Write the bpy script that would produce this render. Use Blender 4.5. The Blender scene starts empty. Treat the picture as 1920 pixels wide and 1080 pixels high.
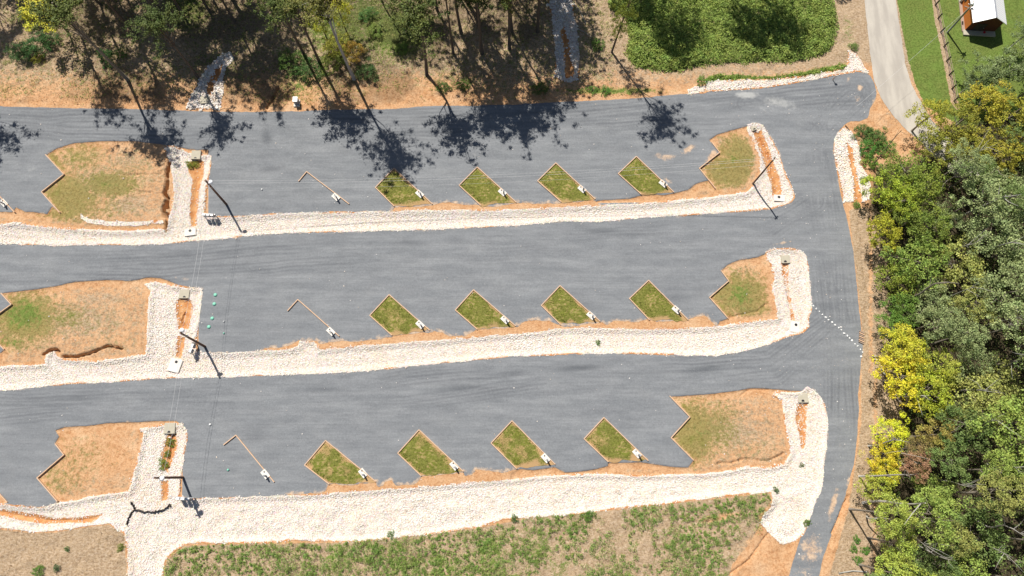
import bpy, math, random
import numpy as np
R=math.radians
# ------------------------------------------------------------------ camera, sky, sun, exposure
F=1300.0; T=math.atan(345/F); HC=100.0
sc=bpy.context.scene
col=sc.collection
cam=bpy.data.cameras.new('camera'); cam.lens=36*F/1920; cam.sensor_width=36; cam.clip_end=5000; cam.clip_start=.5
co=bpy.data.objects.new('camera',cam); co.location=(0,0,HC); co.rotation_euler=(T,0,0); col.objects.link(co); sc.camera=co
SUN_EL=R(54); SUN_AZ=R(-28)            # azimuth clockwise from +Y
w=bpy.data.worlds.new('World'); sc.world=w; w.use_nodes=True
nt=w.node_tree; sky=nt.nodes.new('ShaderNodeTexSky'); sky.sky_type='NISHITA'; sky.sun_disc=False
sky.sun_elevation=SUN_EL; sky.sun_rotation=SUN_AZ
bg=nt.nodes['Background']; bg.inputs[1].default_value=.05; nt.links.new(sky.outputs[0],bg.inputs[0])
sl=bpy.data.lights.new('sun','SUN'); sl.energy=4.9; sl.angle=R(.53); sl.color=(1,.95,.87)
so=bpy.data.objects.new('sun',sl); col.objects.link(so); so.location=(-40,80,120)
so.rotation_euler=(math.pi/2-SUN_EL,0,math.pi-SUN_AZ)
sc.view_settings.view_transform='Standard'; sc.view_settings.look='None'; sc.view_settings.gamma=1
sc.view_settings.exposure=.27
# direction towards the sun
SV=np.array([math.sin(SUN_AZ)*math.cos(SUN_EL),math.cos(SUN_AZ)*math.cos(SUN_EL),math.sin(SUN_EL)])
ct,st=math.cos(T),math.sin(T)
def G(px,py,z=0.0):
    dx=(px-960)/F; dy=(540-py)/F; s=(HC-z)/(ct-dy*st)
    return np.array([s*dx,s*(dy*ct+st),z])
def PXY(x,y,z=0.0):
    fw=y*st+(HC-z)*ct
    return 960+F*x/fw, 540-F*(y*ct-(HC-z)*st)/fw
# ------------------------------------------------------------------ numpy noise
def lat(ix,iy,seed):
    h=(ix.astype(np.int64)*374761393+iy.astype(np.int64)*668265263+seed*974711)&0x7fffffff
    h=(h^(h>>13))*1274126177&0x7fffffff
    return ((h^(h>>16))&0xffff)/65535.0
def vnoise(x,y,seed=0):
    x0=np.floor(x);y0=np.floor(y);fx=x-x0;fy=y-y0
    fx=fx*fx*(3-2*fx);fy=fy*fy*(3-2*fy)
    a=lat(x0,y0,seed);b=lat(x0+1,y0,seed);c=lat(x0,y0+1,seed);d=lat(x0+1,y0+1,seed)
    return (a*(1-fx)+b*fx)*(1-fy)+(c*(1-fx)+d*fx)*fy
def fbm(x,y,o=4,seed=0):
    s=0;a=.5;t=0
    for i in range(o):
        s=s+a*vnoise(x*2**i+17.3*i,y*2**i-9.1*i,seed+i);t+=a;a*=.5
    return s/t
def sstep(a,b,x):
    t=np.clip((x-a)/(b-a),0,1);return t*t*(3-2*t)
# ------------------------------------------------------------------ fine terrain grid
STEP=.17
fx_=np.arange(-98,98.01,STEP);fy_=np.arange(-20,86.01,STEP)
def skirt(a,s):
    return np.concatenate([[a[0]-v for v in (200,90,40,15,5)],a,[a[-1]+v for v in s]])
XS=skirt(fx_,(5,15,40,90,200,600,1800));YS=skirt(fy_,(5,15,40,90,200,600,2500))
NX,NY=len(XS),len(YS)
GX,GY=np.meshgrid(XS,YS)
PX,PY=PXY(GX,GY)
def sdf(poly):
    """signed distance in photo pixels, negative inside"""
    P=np.array(poly,float);mn=P.min(0)-60;mx=P.max(0)+60
    out=np.full(GX.shape,60.0)
    m=(PX>mn[0])&(PX<mx[0])&(PY>mn[1])&(PY<mx[1])
    x=PX[m];y=PY[m];d=np.full(x.shape,1e9);ins=np.zeros(x.shape,bool)
    for i in range(len(P)):
        ax,ay=P[i];bx,by=P[(i+1)%len(P)];ex,ey=bx-ax,by-ay;L=ex*ex+ey*ey
        if L<1e-9: continue
        t=np.clip(((x-ax)*ex+(y-ay)*ey)/L,0,1)
        d=np.minimum(d,(x-ax-t*ex)**2+(y-ay-t*ey)**2)
        c=((ay>y)!=(by>y))
        if ey!=0: ins^=c&(x<(ex*(y-ay)/ey+ax))
    d=np.sqrt(d);out[m]=np.minimum(np.where(ins,-d,d),60);return out
def pdist(pl):
    P=np.array(pl,float);mn=P.min(0)-40;mx=P.max(0)+40
    out=np.full(GX.shape,40.0);m=(PX>mn[0])&(PX<mx[0])&(PY>mn[1])&(PY<mx[1])
    x=PX[m];y=PY[m];d=np.full(x.shape,1e9)
    for i in range(len(P)-1):
        ax,ay=P[i];bx,by=P[i+1];ex,ey=bx-ax,by-ay;L=ex*ex+ey*ey+1e-9
        t=np.clip(((x-ax)*ex+(y-ay)*ey)/L,0,1);d=np.minimum(d,(x-ax-t*ex)**2+(y-ay-t*ey)**2)
    out[m]=np.minimum(np.sqrt(d),40);return out
def blob(cx,cy,rx,ry,ang=0):
    c,s=math.cos(R(ang)),math.sin(R(ang));u=(PX-cx)*c+(PY-cy)*s;v=-(PX-cx)*s+(PY-cy)*c
    return np.exp(-((u/rx)**2+(v/ry)**2))
# ------------------------------------------------------------------ traced regions (photo pixels on the ground)
LOT=[(-160,196),(0,199),(50,201),(120,203),(215,204),(290,206),(350,208),(400,209),(470,210),(560,208),(600,206),(680,205),(745,204),(800,199),(880,198),(960,196),(1045,191),(1100,189),(1160,186),(1220,182),(1250,178),(1300,175),(1325,171),(1385,167),(1440,163),(1480,157),(1520,150),(1545,145),(1570,141),(1590,137),(1605,133),(1620,134),(1633,145),(1640,160),(1643,175),(1640,190),(1632,202),(1627,222),(1610,228),(1595,227),(1582,235),(1570,250),(1564,262),(1563,285),(1568,315),(1573,345),(1579,375),(1588,410),(1594,440),(1600,475),(1604,510),(1608,550),(1612,590),(1616,625),(1617,660),(1613,700),(1609,740),(1610,770),(1607,810),(1604,850),(1598,880),(1590,910),(1580,945),(1572,970),(1560,1000),(1545,1040),(1530,1110),(1470,1110),(1490,1045),(1500,1010),(1515,975),(1525,930),(1530,905),(1200,905),(900,920),(600,940),(330,960),(100,965),(-160,975)]
T1=[(86,290),(120,327),(78,360),(112,398),(97,386),(88,401),(60,397),(46,397),(30,389),(22,398),(0,397),(-60,400),(-60,440),(312,440),(390,440),(390,280),(370,281),(335,276),(300,270),(255,265),(200,264),(140,268),(105,279)]
T2=[(3,550),(22,571),(-35,612),(8,655),(0,662),(-60,665),(-60,700),(84,690),(270,690),(370,690),(374,542),(340,537),(318,527),(300,521),(275,520),(240,527),(200,524),(140,528),(100,537),(60,543),(25,547)]
T3=[(1352,508),(1366,527),(1330,558),(1366,597),(1350,602),(1345,612),(1400,612),(1500,605),(1510,500),(1490,470),(1440,474),(1420,482),(1385,488),(1363,497)]
T4=[(1330,262),(1349,286),(1311,316),(1341,353),(1328,338),(1305,344),(1290,356),(1265,362),(1245,366),(1213,364),(1180,372),(1120,376),(1116,380),(1400,378),(1480,380),(1480,345),(1450,270),(1432,236),(1402,236),(1370,245),(1345,252)]
T5=[(1259,744),(1293,782),(1258,821),(1300,863),(1290,877),(1262,876),(1230,871),(1200,867),(1140,868),(1140,874),(1110,881),(1090,884),(1060,886),(1040,876),(1000,882),(975,879),(958,889),(958,905),(1530,905),(1540,770),(1520,735),(1465,731),(1440,729),(1410,728),(1380,733),(1340,738),(1300,741)]
T6=[(104,807),(110,818),(102,831),(120,853),(70,896),(108,940),(100,950),(340,950),(345,800),(330,789),(300,789),(260,791),(200,793),(160,799),(120,801)]
T7=[(-60,870),(0,927),(15,942),(0,946),(-60,950)]
FR1=[(735,396),(739,388),(790,387),(812,383),(850,381),(862,384),(900,386),(930,387),(968,380),(1000,383),(1052,381),(1116,376),(1130,390),(960,402),(740,404)]
FR2=[(495,655),(510,652),(530,652),(548,645),(562,640),(595,638),(600,645),(640,640),(650,642),(670,641),(700,638),(735,632),(806,622),(830,623),(840,630),(870,630),(895,618),(967,613),(985,604),(1000,600),(1030,602),(1048,610),(1080,612),(1125,604),(1140,610),(1150,601),(1175,603),(1190,604),(1215,598),(1230,603),(1290,600),(1310,592),(1322,592),(1343,612),(1350,625),(1200,626),(1100,624),(960,636),(840,646),(660,658),(560,661),(495,663)]
FR3=[(540,927),(600,925),(612,921),(618,908),(660,909),(704,903),(706,911),(718,912),(722,905),(735,900),(740,910),(780,907),(792,893),(869,885),(872,893),(886,892),(892,880),(910,882),(940,886),(968,880),(975,905),(840,916),(700,926),(560,934)]
SA=[(-160,421),(0,421),(30,416),(60,421),(120,427),(180,430),(240,432),(300,428),(309,430),(318,400),(324,370),(325,345),(322,320),(315,298),(306,274),(325,272),(345,280),(365,288),(397,291),(396,310),(392,330),(388,350),(385,375),(384,398),(400,405),(440,405),(475,403),(510,400),(590,398),(640,397),(740,396),(800,394),(880,394),(950,393),(1000,391),(1060,388),(1120,385),(1180,383),(1240,378),(1290,373),(1340,368),(1380,363),(1400,360),(1409,352),(1426,322),(1424,300),(1412,265),(1400,241),(1402,233),(1415,230),(1430,234),(1437,245),(1450,265),(1462,290),(1470,315),(1478,335),(1488,360),(1490,370),(1484,380),(1470,386),(1445,392),(1400,396),(1340,400),(1280,405),(1200,409),(1140,415),(1100,416),(1050,415),(1000,421),(960,424),(900,427),(850,429),(800,431),(740,432),(660,435),(600,436),(540,437),(480,441),(450,444),(400,450),(360,452),(320,456),(280,459),(220,459),(160,459),(100,461),(50,459),(0,458),(-160,458)]
SB=[(-160,690),(0,686),(84,683),(86,666),(100,656),(108,668),(120,673),(180,676),(250,668),(272,664),(276,640),(276,600),(279,560),(282,545),(268,532),(290,528),(320,533),(345,537),(380,539),(378,570),(374,600),(368,630),(365,655),(380,661),(440,661),(480,658),(530,657),(560,650),(562,640),(590,640),(597,648),(600,655),(660,649),(720,645),(780,641),(840,637),(870,633),(900,630),(960,627),(1020,621),(1050,616),(1100,615),(1160,616),(1200,617),(1260,615),(1320,614),(1350,611),(1400,602),(1440,598),(1456,596),(1452,570),(1446,540),(1450,520),(1446,500),(1436,483),(1435,473),(1450,466),(1480,465),(1500,468),(1512,480),(1517,500),(1519,530),(1522,560),(1521,585),(1516,598),(1518,612),(1508,622),(1500,626),(1480,631),(1460,638),(1440,647),(1400,657),(1380,662),(1340,667),(1290,667),(1240,665),(1180,663),(1080,664),(1020,667),(960,669),(900,675),(840,680),(780,686),(720,692),(660,698),(600,701),(540,703),(480,705),(400,708),(340,709),(280,711),(220,716),(150,719),(80,725),(40,730),(0,732),(-160,737)]
SC=[(-160,940),(0,943),(30,947),(60,949),(80,950),(105,943),(140,938),(170,931),(200,926),(240,921),(248,905),(253,880),(262,840),(267,812),(258,803),(300,796),(340,793),(350,806),(351,825),(346,850),(342,880),(338,905),(336,930),(365,934),(400,933),(480,931),(540,929),(580,927),(640,923),(700,919),(740,915),(800,911),(900,903),(960,899),(1000,894),(1060,890),(1100,888),(1200,891),(1320,888),(1370,882),(1400,873),(1440,876),(1470,868),(1482,850),(1478,830),(1470,800),(1467,770),(1466,750),(1447,742),(1452,734),(1500,736),(1513,725),(1525,730),(1540,745),(1547,760),(1552,790),(1550,830),(1545,870),(1543,900),(1538,925),(1530,940),(1522,965),(1513,990),(1505,1005),(1490,1015),(1467,1022),(1450,1008),(1440,995),(1425,980),(1430,965),(1445,950),(1448,935),(1445,923),(1400,927),(1340,932),(1280,941),(1220,948),(1160,953),(1120,960),(1060,966),(1010,968),(970,972),(940,975),(900,988),(850,995),(800,1003),(760,1005),(720,1011),(680,1016),(630,1016),(560,1012),(500,1018),(440,1018),(400,1020),(370,1018),(345,1022),(325,1035),(313,1048),(308,1065),(302,1120),(240,1120),(240,1060),(236,1020),(232,998),(220,995),(213,985),(205,981),(170,985),(130,992),(100,996),(60,997),(30,992),(0,990),(-160,980)]
SD=[(1325,152),(1400,149),(1440,148),(1500,144),(1540,137),(1580,129),(1590,118),(1590,96),(1605,100),(1612,112),(1622,128),(1630,138),(1605,135),(1560,143),(1520,151),(1440,165),(1380,169),(1325,172)]
SE=[(1027,-30),(1028,10),(1035,30),(1040,80),(1042,110),(1040,145),(1055,153),(1070,156),(1085,150),(1087,120),(1083,60),(1075,20),(1073,-30)]
SF=[(350,206),(355,185),(370,160),(380,140),(396,120),(408,108),(420,100),(432,95),(438,110),(425,125),(417,150),(419,175),(412,206)]
SG=[(1563,285),(1564,262),(1570,249),(1580,241),(1596,245),(1606,262),(1614,290),(1613,310),(1625,328),(1632,350),(1630,370),(1618,380),(1582,379),(1575,345),(1568,315)]
SH=[(1290,170),(1298,164),(1307,160),(1320,162),(1326,173),(1308,176),(1291,176)]
# clay showing through the stone beds
CL=[[(352,303),(366,300),(381,302),(379,330),(372,352),(370,385),(366,422),(357,424),(354,400),(358,360),(360,335),(353,325)],
    [(1412,247),(1428,244),(1442,275),(1450,300),(1462,330),(1467,355),(1464,366),(1450,366),(1447,345),(1438,318),(1430,295),(1418,268)],
    [(330,562),(345,558),(358,563),(360,580),(356,600),(352,617),(334,615),(330,590)],
    [(332,630),(345,633),(343,655),(338,672),(329,668)],
    [(1466,491),(1480,490),(1481,520),(1485,560),(1493,602),(1485,602),(1477,570),(1472,540),(1465,512)],
    [(309,822),(318,810),(330,814),(331,835),(323,860),(313,887),(303,880),(300,855),(306,838)],
    [(300,902),(314,900),(313,935),(302,940)],
    [(1495,757),(1515,757),(1514,800),(1509,842),(1503,842),(1500,820),(1492,785)],
    [(1050,60),(1058,50),(1068,85),(1072,118),(1076,120),(1076,145),(1060,146),(1058,110)],
    [(404,128),(418,118),(414,140),(401,158),(398,179),(388,179),(388,158)],
    [(1588,268),(1598,280),(1603,310),(1610,345),(1618,380),(1600,380),(1602,340),(1592,300)],
    [(-60,950),(0,955),(60,964),(100,972),(150,971),(190,964),(172,980),(130,980),(80,982),(40,976),(0,966),(-60,962)]]
LANE=[(1614,-120),(1620,0),(1627,60),(1632,110),(1638,150),(1652,185),(1672,215),(1700,245),(1725,265),(1745,290),(1790,330),(1860,330),(1790,270),(1745,225),(1725,190),(1708,160),(1697,120),(1688,60),(1680,0),(1670,-120)]
LAWN=[(1680,-200),(1682,0),(1692,60),(1702,110),(1716,160),(1735,200),(1800,235),(1980,240),(2100,-200)]
KUD=[(1140,-60),(1140,15),(1172,35),(1180,80),(1172,95),(1190,125),(1220,133),(1262,135),(1300,126),(1350,120),(1440,117),(1480,118),(1520,110),(1545,102),(1558,95),(1565,70),(1570,30),(1560,0),(1545,-60)]
HED=[(1318,150),(1335,141),(1380,140),(1440,144),(1500,137),(1540,127),(1580,120),(1588,122),(1578,129),(1540,137),(1500,143),(1440,148),(1380,149),(1330,153)]
FLD=[(300,1130),(308,1065),(313,1048),(330,1033),(345,1022),(400,1020),(500,1018),(640,1016),(760,1005),(900,988),(1000,968),(1120,958),(1280,940),(1445,923),(1447,940),(1425,968),(1428,985),(1410,1020),(1375,1060),(1355,1130)]
WDS=[(1625,395),(1650,420),(1655,500),(1660,560),(1672,640),(1680,720),(1690,800),(1640,840),(1640,900),(1650,990),(1630,1130),(2200,1130),(2200,200),(1900,210),(1760,240),(1720,300),(1640,310)]
BEDS=[[((704,352),(739,316),(811,383),(739,387)),((861,348),(895,314),(968,380),(902,386)),((1008,340),(1042,306),(1116,374),(1052,379)),((1159,326),(1193,294),(1263,361),(1202,365))],
 [((694,592),(730,553),(806,620),(735,629)),((854,582),(888,544),(967,612),(895,618)),((1015,573),(1050,536),(1125,603),(1051,609)),((1180,560),(1216,526),(1290,600),(1217,600))],
 [((572,872),(611,826),(705,903),(618,908)),((746,850),(786,806),(869,884),(790,892)),((921,831),(960,789),(1041,871),(969,879)),((1095,823),(1132,783),(1215,864),(1140,866))]]
# ------------------------------------------------------------------ fields on the grid
edge=(fbm(GX*.9,GY*.9,4,3)-.5)*7+(fbm(GX*3,GY*3,2,8)-.5)*3
terr=np.minimum.reduce([sdf(p) for p in (T1,T2,T3,T4,T5,T6,T7)])
fringe=np.minimum.reduce([sdf(p) for p in (FR1,FR2,FR3)])
lot=sdf(LOT)
clay_in=np.minimum.reduce([sdf(p) for p in CL])
S={'a':sdf(SA),'b':sdf(SB),'c':sdf(SC),'d':sdf(SD),'e':sdf(SE),'f':sdf(SF),'g':sdf(SG),'h':sdf(SH)}
lane=sdf(LANE);lawn=sdf(LAWN);kud=sdf(KUD);hed=sdf(HED);fld=sdf(FLD);wds=sdf(WDS)
open_=np.maximum(np.maximum(terr,0),0)
strip=np.minimum.reduce(list(S.values()))
Hh=(fbm(GX*.05,GY*.05,3,21)-.5)*.3+(fbm(GX*.7,GY*.7,3,5)-.5)*.05
Hh=Hh-.16*sstep(1.5,-2,terr)*(1-sstep(2,-4,strip))+.0
Hh=Hh+.22*sstep(-5,-40,terr)*(fbm(GX*.25,GY*.25,3,12))
Hh=Hh-.30*sstep(0,-13,np.minimum(np.minimum(S['a'],S['b']),S['c']))
Hh=Hh-.25*sstep(2,-8,clay_in)
Hh=Hh+(fbm(GX*1.6,GY*1.6,3,44)-.5)*.10*sstep(3,-3,terr)+(fbm(GX*.6,GY*.6,4,46)-.5)*.5*sstep(2,12,lot)*(1-sstep(4,-2,lane))*(1-sstep(4,-4,lawn))
TR=[([(317,306),(312,325),(313,345),(308,362),(313,372),(307,386),(305,397),(309,404)],4.2,1.9),([(313,380),(314,400),(312,415),(310,433)],2.8,1.2),
 ([(80,664),(92,657),(105,655),(110,660)],2.8,1.2),([(116,668),(145,668),(170,661),(185,655),(200,648),(228,653)],2.6,1.1),
 ([(232,328),(262,327),(300,326)],1.6,.2),([(245,355),(262,359),(300,362)],1.6,.2),([(200,287),(212,272)],1.5,.2),
 ([(1345,869),(1370,868),(1395,861),(1420,862),(1440,865),(1470,850)],2.6,.35),([(1366,596),(1390,590),(1420,583),(1437,570)],2,.25),
 ([(500,201),(510,185),(520,163)],4,.5),([(1050,606),(1060,610),(1075,602)],0.1,.0),
 ([(345,585),(340,600),(342,610)],2,.25),([(350,563),(357,570)],2,.2),([(1425,255),(1440,285),(1450,320)],2,.2),
 ([(320,815),(318,840),(312,870)],2,.3),([(1608,390),(1612,430),(1618,480),(1622,520),(1632,560)],2,.15),([(1440,1000),(1420,1030),(1405,1050),(1370,1075)],2.2,.3),
 ([(1590,930),(1575,965),(1560,1000)],3,.3),([(1390,742),(1405,730),(1440,731)],1.5,.2)]
for pl,wd,dp in TR:
    Hh=Hh-dp*sstep(wd,wd*.25,pdist(pl)+(fbm(GX*2,GY*2,2,9)-.5)*3)
# attributes
g=np.zeros(GX.shape)          # green growth
for a in [(95,300,30,14,45,.75),(130,370,50,40,0,.9),(205,345,45,20,0,1.0),(150,295,45,30,0,.55),(240,320,60,40,0,.35),(180,385,70,30,0,.45),
 (45,595,55,40,0,1.05),(120,595,45,25,0,.55),(20,640,60,18,0,.6),(170,600,70,35,0,.3),(220,640,50,20,0,.25),
 (1385,550,45,32,0,1.1),(1400,570,40,25,0,.8),(1385,285,35,28,0,.85),(1370,320,40,28,0,.95),
 (1300,810,38,48,0,.95),(1345,800,40,45,0,.6),(1400,840,60,30,0,.3),(1420,790,60,50,0,.12),(110,900,45,35,0,.45),(150,860,50,40,0,.35),(200,830,60,40,0,.15)]:
    g=np.maximum(g,min(1.1,a[5]*1.15)*blob(a[0],a[1],a[2]*1.35,a[3]*1.35,a[4]))
g*=sstep(2,-4,terr)*sstep(2,14,strip+(fbm(GX*.4,GY*.4,3,33)-.5)*12)
g2=1.15*sstep(4,-4,lawn)
g2=np.maximum(g2,.8*sstep(6,-6,kud));g2=np.maximum(g2,.8*sstep(4,-2,hed))
fg=(.34+.32*sstep(.45,.65,fbm(GX*.3,GY*.3,3,61)))*sstep(2,-6,fld)*(.3+.7*blob(800,1040,620,70))
for a in [(80,20,170,60,0,.5),(350,20,70,60,0,.75),(400,120,90,60,0,.5),(740,60,100,70,0,.9),(560,150,60,60,0,.6),(640,50,110,80,0,.8),(690,30,80,60,0,.8),(20,170,80,30,0,.45),(150,178,70,10,0,.45),(1100,80,35,90,0,.45),(1150,170,130,9,0,.8),(1590,60,20,60,0,.5),(960,160,60,30,0,.35),(1560,100,30,60,0,.3),(1655,350,25,80,0,.55),(1635,600,14,120,0,.25),(1640,470,20,90,0,.2),(1600,1050,60,60,0,.3)]:
    g2=np.maximum(g2,a[5]*blob(*a[:5])*sstep(0,6,lot))
g2=np.maximum(g2,fg)
for a in [(45,590,50,36,0,.8),(20,640,50,14,0,.5),(120,595,35,18,0,.45),(1388,550,38,36,0,.65),(1385,300,30,35,0,.45),(200,345,30,12,0,.5),(1310,810,30,36,0,.4)]:g2=np.maximum(g2,a[5]*blob(*a[:5])*sstep(-1,-5,terr)*sstep(-2,6,strip))
if 1:g2=np.maximum(g2,.36*sstep(8,40,lot)*(PY<200)*(PX<1150))
dry=np.zeros(GX.shape)
dry=np.maximum(dry,sstep(2,-6,fld))
lf=sdf([(-200,985),(0,992),(60,999),(100,998),(170,987),(205,983),(215,990),(233,1000),(238,1060),(240,1130),(-200,1130)])
dry=np.maximum(dry,sstep(2,-4,lf))
north=sstep(4,24,lot)*(PY<240)
dry=np.maximum(dry,north*(.34+.42*sstep(0,90,180-PY)))
verge=sdf([(1600,400),(1640,395),(1690,520),(1700,800),(1660,1000),(1640,1130),(1550,1130),(1600,950),(1622,800),(1624,600)])
dry=np.maximum(dry,.9*sstep(14,2,verge)*(1-.55*np.exp(-((PX-1633-(PY>700)*8)/7)**2)));dry=np.maximum(dry,.75*sstep(10,-20,wds))
for a in [(240,300,80,35,0,.55),(240,385,80,35,0,.6),(190,340,110,60,0,.55),(150,600,140,60,0,.6),(1400,300,30,50,0,.5),(1380,810,110,60,0,.6),(170,860,90,70,0,.5),(180,560,90,30,0,.55),(1400,780,60,40,0,.5),(200,850,60,50,0,.25),(1350,265,25,15,0,.5)]:
    dry=np.maximum(dry,a[5]*blob(*a[:5])*sstep(2,-4,terr))
dry=np.maximum(dry,.42*sstep(-4,-16,terr)*sstep(0,8,strip));fnc=pdist([(1747,-40),(1758,35),(1769,88),(1779,141),(1788,190),(1795,200)]);g2*=1-.9*sstep(9,3,fnc);dry=np.maximum(dry,.75*sstep(9,3,fnc))
dry*=1-.5*blob(190,850,90,50);dry*=1-.5*blob(1440,530,22,70)
dry*=1-.9*blob(1430,1040,50,45,-40);dry*=1-.7*blob(1350,970,60,10,-10)
dry*=1-.8*blob(762,180,60,26);dry*=1-.6*blob(540,195,60,14)
litter=np.maximum(sstep(6,-14,wds),.45*north*(PX<1060)*sstep(.38,.6,fbm(GX*.15,GY*.15,3,97)))
silt=np.zeros(GX.shape)
silt=np.maximum(silt,.62*sstep(16,0,fringe))
silt=np.maximum(silt,.45*sstep(6,0,terr))
silt=np.maximum(silt,.42*sstep(7,1,strip))
for a in [(1250,295,26,11,0,.62),(1290,280,24,11,-30,.7),(1235,292,14,10,0,.6),(1335,292,9,20,40,.85),(1250,335,10,30,-40,.5),(1612,165,12,9,0,.7),(1607,185,9,14,0,.55),(1590,150,8,10,0,.5),
 (1470,455,30,4,-12,.6),(1560,590,40,12,45,.35),(1575,680,25,14,0,.42),(1530,690,30,12,0,.33),(1562,945,9,45,15,.75),(1520,1030,30,40,0,.7),(1590,905,6,40,10,.6),(1500,640,20,8,0,.3),(1575,830,5,25,10,.4),(1160,730,20,8,0,.3),(1645,195,12,12,0,.9),
 (1100,600,50,8,0,.3),(720,375,0.1,0.1,0,0),(770,345,30,8,45,.35),(340,522,40,6,0,.5),(90,540,60,5,0,.42),(45,280,0.1,0.1,0,0)]:
    silt=np.maximum(silt,a[5]*blob(*a[:5]))
for row_ in BEDS:
    for q_ in row_:
        sd_=sdf([q_[0],q_[1],q_[2],q_[3]]);silt=np.maximum(silt,.40*sstep(8,0,sd_)*(.6+.4*(PX>q_[1][0])))
silt=np.maximum(silt,.75*sstep(985,1070,PY)*sstep(4,-16,lot)*(PX>1450)*.6)
TRK=[[(-100,232),(300,235),(700,236),(1050,225),(1300,205),(1480,185),(1600,175)],[(-100,500),(300,500),(620,475),(900,465),(1200,445),(1440,430),(1530,380),(1530,260),(1600,190)],[(-100,770),(300,750),(700,740),(1000,705),(1300,705),(1450,690),(1560,600),(1545,420),(1530,280)],[(1590,1080),(1560,960),(1580,800),(1575,600),(1550,400),(1520,250),(1400,195)]]
track=np.zeros(GX.shape)
for k_,pl_ in enumerate(TRK):
    d_=pdist(pl_)+(fbm(GX*.08,GY*.08,3,70+k_)-.5)*22
    for o_,w_,a_ in ((4,1.8,.8),(11,1.5,.6),(17,2.2,1),(24,1.5,.7),(31,2.0,.6)):track=np.maximum(track,a_*np.exp(-((d_-o_)/w_)**2))
track*=sstep(.35,.65,fbm(GX*.07,GY*.2,4,81))*(pdist(TRK[0])<200)
pale=np.zeros(GX.shape)
for a in [(1400,178,24,7,0,1.3),(1460,192,45,12,10,.8),(1440,205,45,10,0,.45),(60,318,18,8,-30,.55),(50,330,30,14,0,.35),(1395,180,12,7,0,1.0),(890,290,10,3,35,.7),(1590,560,60,200,0,.3),(1240,570,14,4,50,.6),(735,612,20,6,45,.5),(892,600,20,6,45,.5),(1335,550,14,5,-35,.6),(1015,345,6,20,45,.45),(1165,315,12,4,-40,.5),(1010,790,14,4,0,.4),(600,915,30,4,0,.4),(750,905,30,5,0,.4),(730,500,300,40,0,.14),(1300,500,200,50,0,.16),(700,250,500,50,0,.12)]:
    pale=np.maximum(pale,a[5]*blob(*a[:5]))
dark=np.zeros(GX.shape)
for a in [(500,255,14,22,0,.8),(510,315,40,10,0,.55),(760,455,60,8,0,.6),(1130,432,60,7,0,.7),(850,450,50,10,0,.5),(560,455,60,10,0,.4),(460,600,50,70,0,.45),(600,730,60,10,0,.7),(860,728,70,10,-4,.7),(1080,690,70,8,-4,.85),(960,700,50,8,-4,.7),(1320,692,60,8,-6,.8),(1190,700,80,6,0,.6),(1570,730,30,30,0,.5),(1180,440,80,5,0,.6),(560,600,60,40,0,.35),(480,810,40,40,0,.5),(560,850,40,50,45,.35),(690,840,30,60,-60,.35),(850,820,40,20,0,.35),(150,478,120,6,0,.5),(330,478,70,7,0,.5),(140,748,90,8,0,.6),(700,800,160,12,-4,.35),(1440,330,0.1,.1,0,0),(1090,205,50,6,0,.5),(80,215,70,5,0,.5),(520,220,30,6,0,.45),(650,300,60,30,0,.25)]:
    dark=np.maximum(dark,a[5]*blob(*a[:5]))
clayv=np.maximum(sstep(5,-4,clay_in)*(1-.55*blob(1478,545,22,70))*(1-.3*blob(1505,790,14,50)),.62*sstep(-8,0,strip)*sstep(.42,.62,fbm(GX*.22,GY*.22,3,93)))
ATT={'green':g,'lush':g2,'dry':dry,'litter':litter,'silt':silt,'pale':pale,'dark':dark,'track':track,'clayv':clayv}
# ------------------------------------------------------------------ mesh helpers
def mesh(name,V,groups,mats,attrs=None,smooth=False):
    """groups: list of (int array (n,k), material index)"""
    me=bpy.data.meshes.new(name);V=np.asarray(V,np.float32)
    lv=np.concatenate([a.ravel() for a,_ in groups]).astype(np.int32)
    lt=np.concatenate([np.full(len(a),a.shape[1]) for a,_ in groups]).astype(np.int32)
    ls=np.concatenate([[0],np.cumsum(lt)[:-1]]).astype(np.int32)
    mi=np.concatenate([np.full(len(a),m) for a,m in groups]).astype(np.int32)
    me.vertices.add(len(V));me.vertices.foreach_set('co',V.ravel())
    me.loops.add(len(lv));me.loops.foreach_set('vertex_index',lv)
    me.polygons.add(len(lt));me.polygons.foreach_set('loop_start',ls);me.polygons.foreach_set('loop_total',lt)
    for m in mats: me.materials.append(m)
    me.polygons.foreach_set('material_index',mi)
    me.polygons.foreach_set('use_smooth',np.full(len(lt),smooth))
    if attrs:
        for k,v in attrs.items():
            at=me.attributes.new(k,'FLOAT','POINT');at.data.foreach_set('value',np.asarray(v,np.float32))
    me.update(calc_edges=True);me.validate();return me
def link(name,me,parent=None,loc=None,label=None,cat=None,group=None,kind=None):
    o=bpy.data.objects.new(name,me);col.objects.link(o)
    if parent is not None:o.parent=parent
    if loc is not None:o.location=[float(v) for v in loc]
    if label:o['label']=label
    if cat:o['category']=cat
    if group:o['group']=group
    if kind:o['kind']=kind
    return o
def empty(name,loc,label,cat,group=None,rz=0):
    o=link(name,None,None,loc,label,cat,group);o.rotation_euler[2]=rz;return o
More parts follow.
